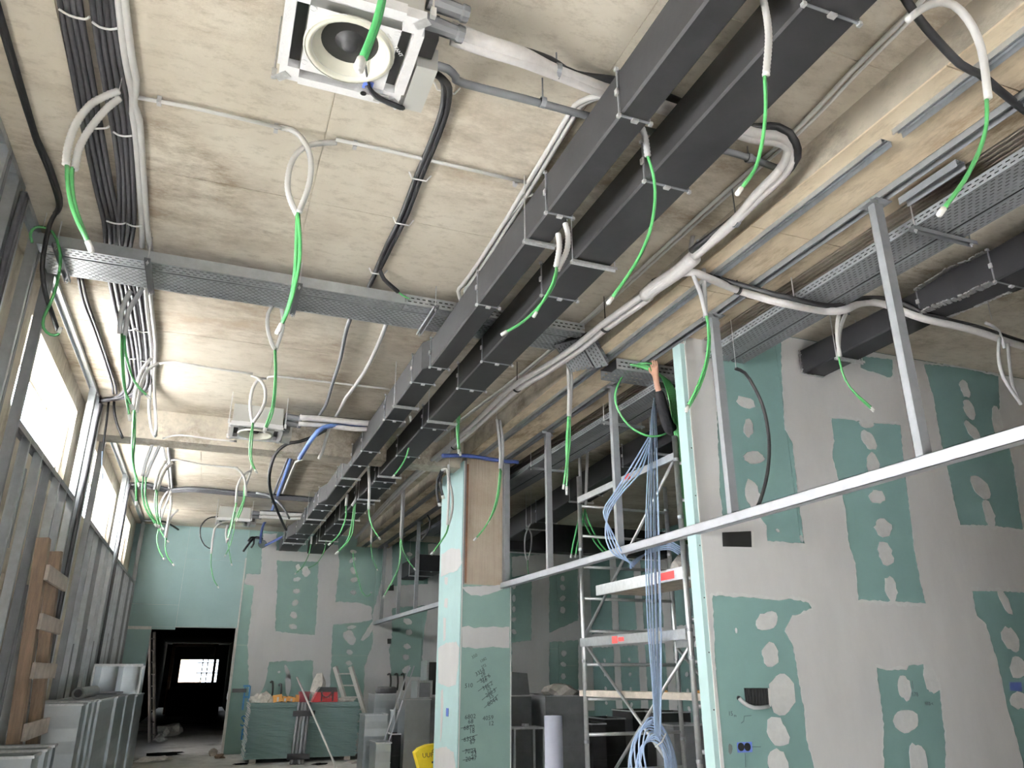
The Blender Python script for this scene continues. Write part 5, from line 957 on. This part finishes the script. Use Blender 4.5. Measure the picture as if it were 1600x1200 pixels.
    if vest: cloth('vest', [('pelvis', 'belly'), ('belly', 'chest')], .034, vest)
    return body
zf = 2.53
hnd = U(1019, 562, Y=5.98)
wr = U(1026, 600, Y=5.98)
person('worker in black jacket reaching up to the cable tray from the scaffold platform', (4.42, 6.35, 2.47),
       dict(pelvis=(4.46, 6.40, zf+.86), belly=(4.44, 6.39, zf+1.06), chest=(4.40, 6.36, zf+1.26), neck=(4.36, 6.36, zf+1.44), headlow=(4.33, 6.36, zf+1.50), headtop=(4.32, 6.37, zf+1.62), shl=(4.22, 6.32, zf+1.34), ell=tuple(U(1044, 668, Y=6.1)), wrl=tuple(wr), pal=tuple(wr.lerp(hnd, .55)+Vector((.01, 0, 0))),
            shr=(4.58, 6.38, zf+1.34), elr=(4.70, 6.30, zf+1.08), wrr=(4.60, 6.12, zf+.95), par=(4.55, 6.05, zf+.95), hil=(4.37, 6.40, zf+.80), knl=(4.36, 6.37, zf+.42), anl=(4.36, 6.41, zf+.03), tol=(4.30, 6.32, zf-.012), hir=(4.55, 6.42, zf+.80), knr=(4.56, 6.40, zf+.42), anr=(4.57, 6.44, zf+.03), tor=(4.54, 6.33, zf-.012), face=(-.7, -.4, .3)),
       'navy', 'denim', {'l': (-.5, -.3, .2), 'r': (0, -.5, -.5)}, boots='rag')
person('person in pale top and yellow hi-vis half hidden behind the doorway edge', (.9, 19.75, 0),
       dict(pelvis=(.95, 19.75, .86), belly=(.92, 19.74, 1.04), chest=(.86, 19.72, 1.24), neck=(.82, 19.7, 1.42), headlow=(.81, 19.7, 1.49), headtop=(.80, 19.7, 1.61), shl=(.72, 19.62, 1.33), ell=(.68, 19.62, 1.08), wrl=(.78, 19.55, .92), pal=(.84, 19.52, .90), shr=(1.02, 19.82, 1.33), elr=(1.08, 19.8, 1.08), wrr=(1.0, 19.65, .92), par=(.95, 19.6, .9),
            hil=(.86, 19.72, .82), knl=(.85, 19.7, .44), anl=(.86, 19.74, .07), tol=(.83, 19.64, .04), hir=(1.04, 19.78, .82), knr=(1.05, 19.76, .44), anr=(1.06, 19.8, .07), tor=(1.04, 19.7, .04), face=(-.3, -1, 0)),
       'helmet', 'denim', {'l': (0, -.3, -.5), 'r': (0, -.3, -.5)}, vest='hivis')
# ------------------------------------------------------------------ left side: timber ladder and upright duct lengths
t = thing('timber_ladder', 'rough timber ladder leaning against the left studs', 'ladder', (-1.3, 8.3, 0))
for y0, y1, zt in ((7.93, 7.9, 2.73), (8.62, 8.85, 2.71)):
    MB().bar((-1.28+.0, y1, 0), (-1.45, y0, zt), .12, .10, (1, 0, 0)).obj('upright', 'wood', t)
for k, (x, y) in enumerate(((78, 893), (72, 973), (62, 1048), (53, 1137), (42, 1230))):
    z = U(x, y, X=-1.32).z; xx = -1.28-.17*z/2.73+.062
    MB().box((xx, 7.82, z-.065), (xx+.03, 8.90, z+.065)).obj('rung_board', 'woodgrey', t)
def sduct(label, x0, x1, y0, y1, z0, z1, m='sheet', inner='galvdull', crease=.22, group=None, ribs=True, rot=0):
    """open rectangular sheet-metal duct length standing on end, flanged rim, creased sides"""
    t = thing('duct_length', label, 'duct length', ((x0+x1)/2, (y0+y1)/2, z0), group); e = .004
    for nm, A, B in (('front_sheet', (x0, y0), (x1, y0)), ('side_sheet', (x1, y0), (x1, y1)), ('back_sheet', (x1, y1), (x0, y1)), ('side_sheet', (x0, y1), (x0, y0))):
        mb = MB(); n = max(1, int((z1-z0)/crease)); A = Vector((*A, 0)); B = Vector((*B, 0)); nn = (B-A).cross(Vector(Z1)).normalized()
        vs = []; fs = []
        for k in range(n*2+1):
            z = z0+(z1-z0)*k/(n*2); off = nn*(.006 if k % 2 else 0)
            vs += [A+off+Vector((0, 0, z)), B+off+Vector((0, 0, z))]
        for k in range(n*2): fs.append((2*k, 2*k+1, 2*k+3, 2*k+2))
        mb.add(vs, fs); mb.add([v-nn*e for v in vs], fs)
        mb.obj(nm, m, t)
    g = .014; mb = MB()
    mb.box((x0-g, y0-g, z1-.02), (x1+g, y0+.003, z1)).box((x0-g, y1-.003, z1-.02), (x1+g, y1+g, z1)).box((x0-g, y0, z1-.02), (x0+.003, y1, z1)).box((x1-.003, y0, z1-.02), (x1+g, y1, z1)).obj('rim_flange', 'bracket', t)
    for zz in ((z0+(z1-z0)*.45,) if ribs else ()):
        MB().box((x0-.006, y0-.012, zz), (x1+.006, y0, zz+.008)).obj('seam', m, t)
    for zz in (z1-.1, z0+.1): MB().box((x0+.004, y0+.01, zz), (x1-.004, y1-.01, zz+.003)).obj('inner_stiffener', inner, t)
    return t
Lm = [(-1.47, -1.05, 6.95, 7.22, 1.05, 'lowest sheet-metal duct at the near end of the left row'), (-1.46, -1.03, 7.36, 7.52, 1.06, 'second low thin duct in the left row'), (-1.46, -1.02, 7.62, 7.74, 1.07, 'third low thin duct in the left row'),
      (-1.50, -1.03, 9.05, 9.35, 1.33, 'first tall sheet-metal duct of the left row beside the timber ladder'), (-1.48, -1.02, 9.5, 9.75, 1.34, 'second tall duct of the left row'), (-1.47, -1.01, 9.9, 10.12, 1.34, 'third tall duct of the left row'), (-1.46, -1.0, 10.3, 11.9, 1.33, 'long creased bright duct in the middle of the left row'),
      (-1.42, -.98, 12.1, 13.4, 1.32, 'shiny creased duct behind the long one in the left row'), (-1.40, -.97, 13.6, 15.2, 1.30, 'bluish duct near the far end of the left row'), (-1.38, -.96, 15.5, 17.4, 1.26, 'last duct of the left row beside the doorway')]
for x0, x1, y0, y1, z1, lab in Lm: sduct(lab, x0, x1, y0, y1, 0, z1)
t = thing('insulation_roll', 'grey insulation roll with dark bore lying on top of the left duct row', 'roll', (-1.2, 11, 1.36))
MB().lathe([(.062, 0), (.062, 1.5), (.040, 1.5), (.040, 0), (.062, 0)], (-1.2, 10.0, 1.402), 18, 'y').obj('wrap', 'galvdull', t, smooth=True)
MB().lathe([(0, .02), (.040, .02), (.040, .05)], (-1.2, 10.0, 1.402), 16, 'y').obj('bore', 'void', t)
t = thing('duct_length', 'open box duct lying on top of the far end of the left duct row', 'duct length', (-1.1, 13.5, 1.33))
MB().box((-1.40, 13.0, 1.335), (-.80, 13.004, 1.345)).box((-1.40, 13.0, 1.335), (-1.395, 13.8, 1.72)).box((-.805, 13.0, 1.335), (-.80, 13.8, 1.72)).box((-1.4, 13.0, 1.715), (-.8, 13.8, 1.72)).box((-1.4, 13.79, 1.335), (-.8, 13.8, 1.72)).box((-1.1, 13.0, 1.34), (-1.095, 13.8, 1.715)).obj('shell', 'sheet', t)
MB().box((-1.42, 12.985, 1.70), (-.78, 13.0, 1.735)).box((-1.42, 12.985, 1.335), (-1.40, 13.0, 1.72)).box((-.80, 12.985, 1.335), (-.78, 13.0, 1.72)).obj('rim_flange', 'bracket', t)
MB().box((-1.38, 11.9, 1.345), (-.98, 12.9, 1.37)).obj('sheet_offcut', 'galvdull', None, 'flat dark steel offcut on the left duct row beside the roll', 'offcut')
# aluminium ladder inside the doorway
def ladder(label, f0, f1, top_off, n, m='alu', w_=.05):
    f0, f1, d = Vector(f0), Vector(f1), Vector(top_off)
    t = thing('aluminium_ladder', label, 'ladder', (f0+f1)/2)
    for f in (f0, f1): MB().bar(f, f+d, w_, .09, (f1-f0)).obj('stile', m, t)
    for k in range(n):
        q = d*((k+.6)/(n+.2)); MB().tube([f0+q, f1+q], .016, 8).obj('rung', m, t)
    return t
ladder('grey ladder leaning inside the left edge of the dark doorway', (-.86, 23.2, 0), (-.95, 22.85, 0), (-.38, -.3, 2.62), 9, m='woodgrey', w_=.05)
# corridor furniture
t = thing('door_frame', 'rusty brown door frame standing deep in the dark corridor', 'door frame', (-.3, 38, 0))
MB().box((-1.25, 38, 0), (-1.12, 38.15, 2.8)).obj('jamb', 'rust', t); MB().box((.50, 38, 0), (.62, 38.15, 2.8)).obj('jamb', 'rust', t); MB().box((-1.25, 38, 2.72), (.62, 38.15, 2.84)).obj('lintel', 'rust', t)
t = thing('window_grille', 'black bars across the bright window at the end of the corridor', 'window bars', (0, 45.8, 1.05))
for x in (.05, .3): MB().box((x, 45.78, 1.05), (x+.06, 45.84, 2.3)).obj('bar', 'void', t)
for z in (1.62, 2.12): MB().box((-.2, 45.78, z), (.85, 45.84, z+.05)).obj('bar', 'void', t)
MB().prism([(-2.5, 49, -.2), (.1, 49, -.2), (.3, 49, .9), (-.55, 49, 2.3), (-2.5, 49, 3.0)], (0, .5, 0)).obj('rubble_bank', 'brick', None, 'brown stony bank outside the window at the end of the corridor', 'bank')
MB().box((-1.1, 36, 0), (.9, 37.5, .95)).box((-1.1, 36.0, .95), (.9, 36.2, 1.0)).obj('site_bench', 'dark', None, 'dark low bench block in the unlit corridor', 'bench')
# ------------------------------------------------------------------ plasterboard stack and what lies on it
SX0, SX1, SY0, SY1 = 1.0, 3.12, 16.95, 18.15
for k, x in enumerate((1.15, 2.05, 2.95)): MB().box((x-.06, SY0+.03, 0), (x+.06, SY1, .07)).obj('timber_bearer', 'woodgrey', None, ('left', 'middle', 'right')[k]+' timber bearer under the plasterboard stack', 'timber')
def ORD(n):
    u = ['', 'first', 'second', 'third', 'fourth', 'fifth', 'sixth', 'seventh', 'eighth', 'ninth', 'tenth', 'eleventh', 'twelfth', 'thirteenth', 'fourteenth', 'fifteenth', 'sixteenth', 'seventeenth', 'eighteenth', 'nineteenth']
    if n < 20: return u[n]
    d = {2: 'twent', 3: 'thirt', 4: 'fort'}[n//10]; return d+'ieth' if n % 10 == 0 else d+'y-'+u[n % 10]
bd = None; NB = 40; th = 1.0/NB
for k in range(NB):
    z = .07+k*th; jx, jy = random.uniform(-.02, .02), random.uniform(-.02, .02)
    if bd is None:
        bd = MB().box((SX0, SY0, 0), (SX1, SY1, th-.009)).obj('plasterboard_sheet', 'palegreen', None, 'green plasterboard sheet lying in the tall stack before the far wall', 'plasterboard', 'plasterboards in the tall stack', org=Vector((0, 0, 0)))
        ce = MB().box((SX0-.003, SY0+.002, .001), (SX0, SY1-.002, th-.010)).obj('cut_edge', 'boardedge', bd, org=Vector((0, 0, 0)))
        o = bd
    else:
        o = bd.copy(); COL.objects.link(o); c = ce.copy(); COL.objects.link(c); c.parent = o
    o.location = (jx, jy, z); o['label'] = ORD(NB-k)+' green plasterboard sheet counted from the top of the tall stack'
ZT = .07+NB*th-.003
def lump(name, c, s, m, label, cat, amp=.35, n=2):
    bm = bmesh.new(); bmesh.ops.create_icosphere(bm, subdivisions=n, radius=1)
    for v in bm.verts:
        k = 1+random.uniform(-amp, amp); v.co = Vector((v.co.x*s[0]*k, v.co.y*s[1]*k, max(-s[2]*.55, v.co.z*s[2]*k)))
    me = bpy.data.meshes.new(name); lo = min(v.co.z for v in bm.verts)
    for v in bm.verts: v.co.z -= lo
    bm.to_mesh(me); bm.free(); me.materials.append(M[m]); o = bpy.data.objects.new(name, me); COL.objects.link(o); o.location = c
    return tag(o, label, cat)
t = thing('tool_bag', 'red tool bag with black top lying on the plasterboard stack', 'bag', (2.6, 17.2, ZT))
bx0, bx1 = U(487, 1090, Y=17.15).x, U(527, 1090, Y=17.15).x
MB().prism([(bx0, 17.05, ZT), (bx1, 17.05, ZT), (bx1-.01, 17.05, ZT+.12), (bx1-.03, 17.05, ZT+.24), (bx0+.14, 17.05, ZT+.25), (bx0+.07, 17.05, ZT+.15)], (0, .28, 0)).obj('body', 'red', t)
MB().prism([(bx0+.08, 17.035, ZT+.19), (bx1-.02, 17.035, ZT+.19), (bx1-.04, 17.035, ZT+.275), (bx0+.15, 17.035, ZT+.285)], (0, .31, 0)).obj('top_flap', 'blackfab', t)
for k, x in enumerate((bx0+.17, bx1-.12)): MB().box((x, 17.03, ZT+.02), (x+.025, 17.05, ZT+.2)).obj('strap', 'blackfab', t)
cable('handle', [(bx0+.17, 17.03, ZT+.2), (bx0+.2, 17.0, ZT+.12), (bx0+.3, 17.0, ZT+.10), (bx1-.12, 17.03, ZT+.2)], .012, 'blackfab', t)
text3('HILTI', .055, 'tape', t, (bx0+.26, 17.045, ZT+.075), (1, 0, 0), (0, 0, 1))
for k, (x, y, w_, h, lab) in enumerate(((434, 1086, .17, .13, 'leftmost tilted orange carton on the plasterboard stack'), (445, 1092, .10, .10, 'small orange carton beside the tilted one'), (455, 1091, .16, .09, 'orange carton in the middle of the stack top'), (470, 1084, .18, .13, 'orange carton leaning by the dark red box'))):
    c = U(x, y, Y=17.1); a = random.uniform(-.35, .35); mb = MB().bar((c.x-w_/2, 17.1, ZT+.07+.06*(k % 2)), (c.x+w_/2, 17.1, ZT+.07+.06*(k % 2)+a*.12), .14, h)
    lo = min(v.z for v in mb.v); mb.v = [v+Vector((0, .02*k, ZT-lo+.0)) for v in mb.v]; t = thing('carton', lab, 'carton', (c.x, 17.1, ZT)); mb.obj('box', 'orange', t)
    MB().box((c.x-.015, 17.02+.02*k, ZT+.02), (c.x+.02, 17.028+.02*k, ZT+h*.8)).obj('tape', 'tape', t)
a, b = U(468, 1090, Y=17.05).x, U(483, 1090, Y=17.05).x
MB().box((a, 17.02, ZT), (b, 17.2, ZT+.19)).box((a-.01, 17.01, ZT+.15), (b+.01, 17.21, ZT+.2)).obj('tool_case', 'maroon', None, 'dark red tool case standing beside the tool bag', 'case')
MB().box((a-.42, 17.25, ZT), (a-.05, 17.5, ZT+.05)).box((a-.32, 17.23, ZT+.03), (a-.1, 17.4, ZT+.11)).obj('tool_tray', 'blackfab', None, 'black tool tray lying behind the orange cartons', 'tray')
for x, s, lab in ((400, (.13, .1, .10), 'crumpled white plastic at the left end of the stack top'), (412, (.16, .1, .13), 'larger crumpled white wrapper on the stack top'), (424, (.1, .08, .07), 'small white wrapper beside the orange carton'), (499, (.14, .12, .33), 'tall clear plastic wrapping behind the red bag'), (540, (.18, .1, .05), 'flat white dust heap at the right end of the stack')):
    q = U(x, 1095, Y=17.4 if x == 499 else 17.12); lump('plastic_wrap', (q.x, 17.6 if x == 499 else 17.12, ZT), s, 'rag', lab, 'plastic')
t = thing('pipe_bundle', 'bundle of grey steel tubes strapped together leaning on the plasterboard stack', 'tube bundle', U(463, 1194, Z=0))
for k in range(4):
    top = U(468+5.3*k, 1098, Y=16.9); bot = U(455+5.6*k, 1194, Y=16.45); bot.z = max(bot.z, .005); MB().tube([bot, top], .032, 12).obj('tube', 'drain' if k % 2 else 'galvdull', t, smooth=True)
for f in (.12, .82):
    a = U(455, 1194, Y=16.45).lerp(U(468, 1098, Y=16.9), f)+Vector((-.10, -.04, 0)); b = U(472, 1194, Y=16.45).lerp(U(484, 1098, Y=16.9), f)+Vector((.12, -.04, 0)); MB().bar(a, b, .03, .10).obj('strap_clamp', 'blackfab', t)
cable('white_pole', [U(464, 1058, Y=16.85), U(526, 1201, Z=.015)], .019, 'pvc', None, 'thin white pole leaning diagonally across the plasterboard stack', 'pole', straight=True)
# step ladder before the far wall
f0, f1 = U(592, 1186, Z=0), U(580, 1182, Z=0)
ladder('weathered aluminium ladder leaning beside the plasterboard stack', (3.75, 17.9, 0), (3.45, 18.2, 0), (-.62, .45, 1.75), 7, 'boardedge', .07)
# ------------------------------------------------------------------ duct lengths stored left of the column
def dpx(label, x0, x1, ytop, Y, dep, m='sheet', z0=0, **k):
    a, b = U(x0, ytop, Y=Y), U(x1, ytop, Y=Y); return sduct(label, a.x, b.x, Y, Y+dep, z0, (a.z+b.z)/2, m, **k)
dpx('tall wide grey duct standing nearest the column', 634, 673, 1092, 14.0, .5, crease=.9)
dpx('open-topped duct with bright folded side by the ladder', 571, 606, 1116, 14.6, .5)
dpx('low shiny duct in front of the stored duct group', 588, 611, 1160, 13.6, .5)
dpx('bluish duct standing behind the folded one', 586, 618, 1084, 15.8, .6)
dpx('dark open duct end with pale rounded frame, left of the wide duct', 613, 632, 1146, 14.2, .3, m='blackfoil', inner='void')
dpx('slim grey duct behind the wide one', 618, 634, 1110, 15.2, .4)
for (x0, x1, yt, yb, Y, lab) in ((653, 674, 1064, 1092, 15.0, 'small square duct piece on top of the wide duct'), (668, 690, 1032, 1088, 15.6, 'upper dark-mouthed duct piece beside the column')):
    a, b = U(x0, yt, Y=Y), U(x1, yb, Y=Y); t = thing('duct_length', lab, 'duct length', ((a.x+b.x)/2, Y, b.z))
    MB().box((a.x, Y, b.z), (b.x, Y+.5, a.z)).obj('shell', 'sheet', t); MB().box((a.x+.03, Y-.004, b.z+.03), (b.x-.03, Y-.001, a.z-.03)).obj('mouth', 'void' if yt < 1050 else 'galvdull', t)
    MB().box((a.x-.01, Y-.015, a.z-.03), (b.x+.01, Y, a.z+.01)).box((a.x-.01, Y-.015, b.z-.01), (b.x+.01, Y, b.z+.03)).box((a.x-.01, Y-.015, b.z), (a.x+.03, Y, a.z)).box((b.x-.03, Y-.015, b.z), (b.x+.01, Y, a.z)).obj('rim_flange', 'bracket', t)
MB().box((U(660, 1090, Y=15).x, 14.9, 0), (U(690, 1090, Y=15).x+.1, 15.9, U(660, 1090, Y=15).z-.005)).obj('duct_length', 'galvdull', None, 'dark duct body carrying the two small duct pieces by the column', 'duct length')
for k, (a, b, lab) in enumerate((((640, 1040), (600, 1158), 'left'), ((647, 1041), (607, 1160), 'right'))):
    p, q = U(*a, Y=14.45), U(*b, Y=13.95); MB().bar(q, p, .035, .02, (1, 0, 0)).obj('steel_channel', 'railsteel', None, lab+' pale steel channel leaning out of the stored ducts', 'channel')
MB().lathe([(0, 0), (.20, 0), (.21, .03), (.21, .10), (.17, .12), (0, .12)], (U(605, 1080, Y=16).x, 16.1, U(605, 1084, Y=15.8).z+.003), 16).obj('tool_bucket', 'blackfab', None, 'black tub standing on the bluish duct', 'tub')
# yellow sack
t = thing('yellow_sack', 'yellow plastic sack with dark print leaning beside the column', 'sack', U(668, 1240, Y=11.6))
lp = [U(x, y, Y=11.6) for x, y in ((649, 1177), (656, 1170), (668, 1165), (680, 1163), (692, 1163), (696, 1200), (694, 1240), (668, 1245), (658, 1210))]
MB().prism(lp, (0, .18, 0)).obj('bag', 'yellow', t)
text3('UUF', .085, 'ink', t, U(660, 1184, Y=11.595), (1, 0, .03), (-.12, 0, 1)); text3('L', .08, 'ink', t, U(674, 1173, Y=11.595), (.5, 0, -.5), (.5, 0, .5))
q = U(676, 1191, Y=11.594); MB().lathe([(0, 0), (.015, 0)], q, 8, 'y').obj('printed_dot', 'ink', t)
# ------------------------------------------------------------------ side-room floor: ducts, roll, frame
for a in (('dark duct standing just right of the column', 800, 830, 1086, 11.6, .6), ('slim dark duct between two wider ones behind the column', 834, 848, 1084, 11.9, .6), ('wide dark duct with folded seams behind the pale roll', 852, 916, 1086, 11.4, .7)):
    dpx(a[0], *a[1:], m='galvdull')
for a in (('low black duct piece behind the scaffold foot', 925, 946, 1130, 11.2, .5), ('black duct block at the back of the scaffold', 946, 976, 1122, 11.6, .6), ('broad black duct behind the coil of cable', 988, 1040, 1110, 12.2, .7), ('black duct behind the right scaffold upright', 1034, 1078, 1112, 11.4, .5)):
    dpx(a[0], *a[1:], m='blackfoil', inner='void')
dpx('grey duct piece seen between the scaffold upright and the wall end', 1052, 1102, 1132, 10.2, .5, m='galvdull')
t = thing('paper_roll', 'upright lilac grey roll standing behind the scaffold', 'roll', (4.03, 9.2, 0))
MB().lathe([(.108, 0), (.108, 1.13), (.06, 1.13), (.06, 1.0)], (4.03, 9.2, 0), 24).obj('wrap', 'roll', t, smooth=True); MB().lathe([(.06, 1.0), (0, 1.0)], (4.03, 9.2, 0), 12).obj('bore', 'void', t)
t = thing('steel_frame_stand', 'open steel frame stand beside the pale roll', 'stand', (3.95, 10.4, 0))
a, b = U(804, 1140, Y=10.4), U(850, 1140, Y=10.4)
for x in (a.x, b.x):
    for y in (10.4, 10.75): MB().box((x-.012, y-.012, 0), (x+.012, y+.012, a.z)).obj('leg', 'alu', t)
MB().box((a.x-.02, 10.38, a.z), (b.x+.02, 10.77, a.z+.02)).obj('top_plate', 'alu', t); MB().lathe([(.05, 0), (.05, .04), (0, .04)], ((a.x+b.x)/2, 10.55, a.z+.02), 12).obj('collar', 'bracket', t)
for (x0, x1, yt, Y, lab) in ((800, 826, 1052, 12.0, 'dark open box on top of the duct right of the column'),):
    a, b = U(x0, yt, Y=Y), U(x1, 1086, Y=Y); MB().prism([(a.x, Y, b.z), (b.x+.02, Y, b.z), (b.x-.02, Y, a.z), (a.x, Y, a.z+.02)], (0, .4, 0)).obj('duct_length', 'galvdull', None, lab, 'duct length')
a = U(850, 1086, Y=11.8); lump('plastic_wrap', (U(875, 1086, Y=11.8).x, 11.75, a.z-.01), (.3, .2, .11), 'rag', 'crumpled grey plastic sheet on the wide dark duct', 'plastic', .3)
lump('plastic_wrap', (4.16, 6.42, 2.47), (.09, .09, .12), 'rag', 'white crumpled bag at the worker\'s feet on the platform', 'plastic', .25)
# ------------------------------------------------------------------ rubble on the floor
for k, (x, y, s, m_, lab) in enumerate(((265, 1150, (.30, .2, .2), 'rag', 'heap of torn pale plastic by the doorway ladder'), (250, 1160, (.14, .1, .12), 'rag', 'small torn plastic piece left of the doorway'), (258, 1180, (.35, .18, .04), 'dark', 'dark bent steel offcut on the floor before the doorway'), (238, 1190, (.30, .16, .06), 'rag', 'pale plaster slab fragment on the floor'), (333, 1181, (.10, .08, .08), 'woodgrey', 'brown rubble lump at the doorway corner'), (343, 1185, (.12, .06, .05), 'wood', 'second brown rubble lump at the wall foot'), (560, 1192, (.20, .1, .03), 'woodgrey', 'scattered board scraps at the right foot of the stack'), (500, 1195, (.14, .07, .02), 'dark', 'dark scrap on the floor before the stack'), (375, 1195, (.12, .06, .02), 'dark', 'dark chip on the floor left of the stack'))):
    q = U(x, y, Z=0); lump('debris_piece', (q.x, q.y, 0), s, m_, lab, 'rubble', .4)
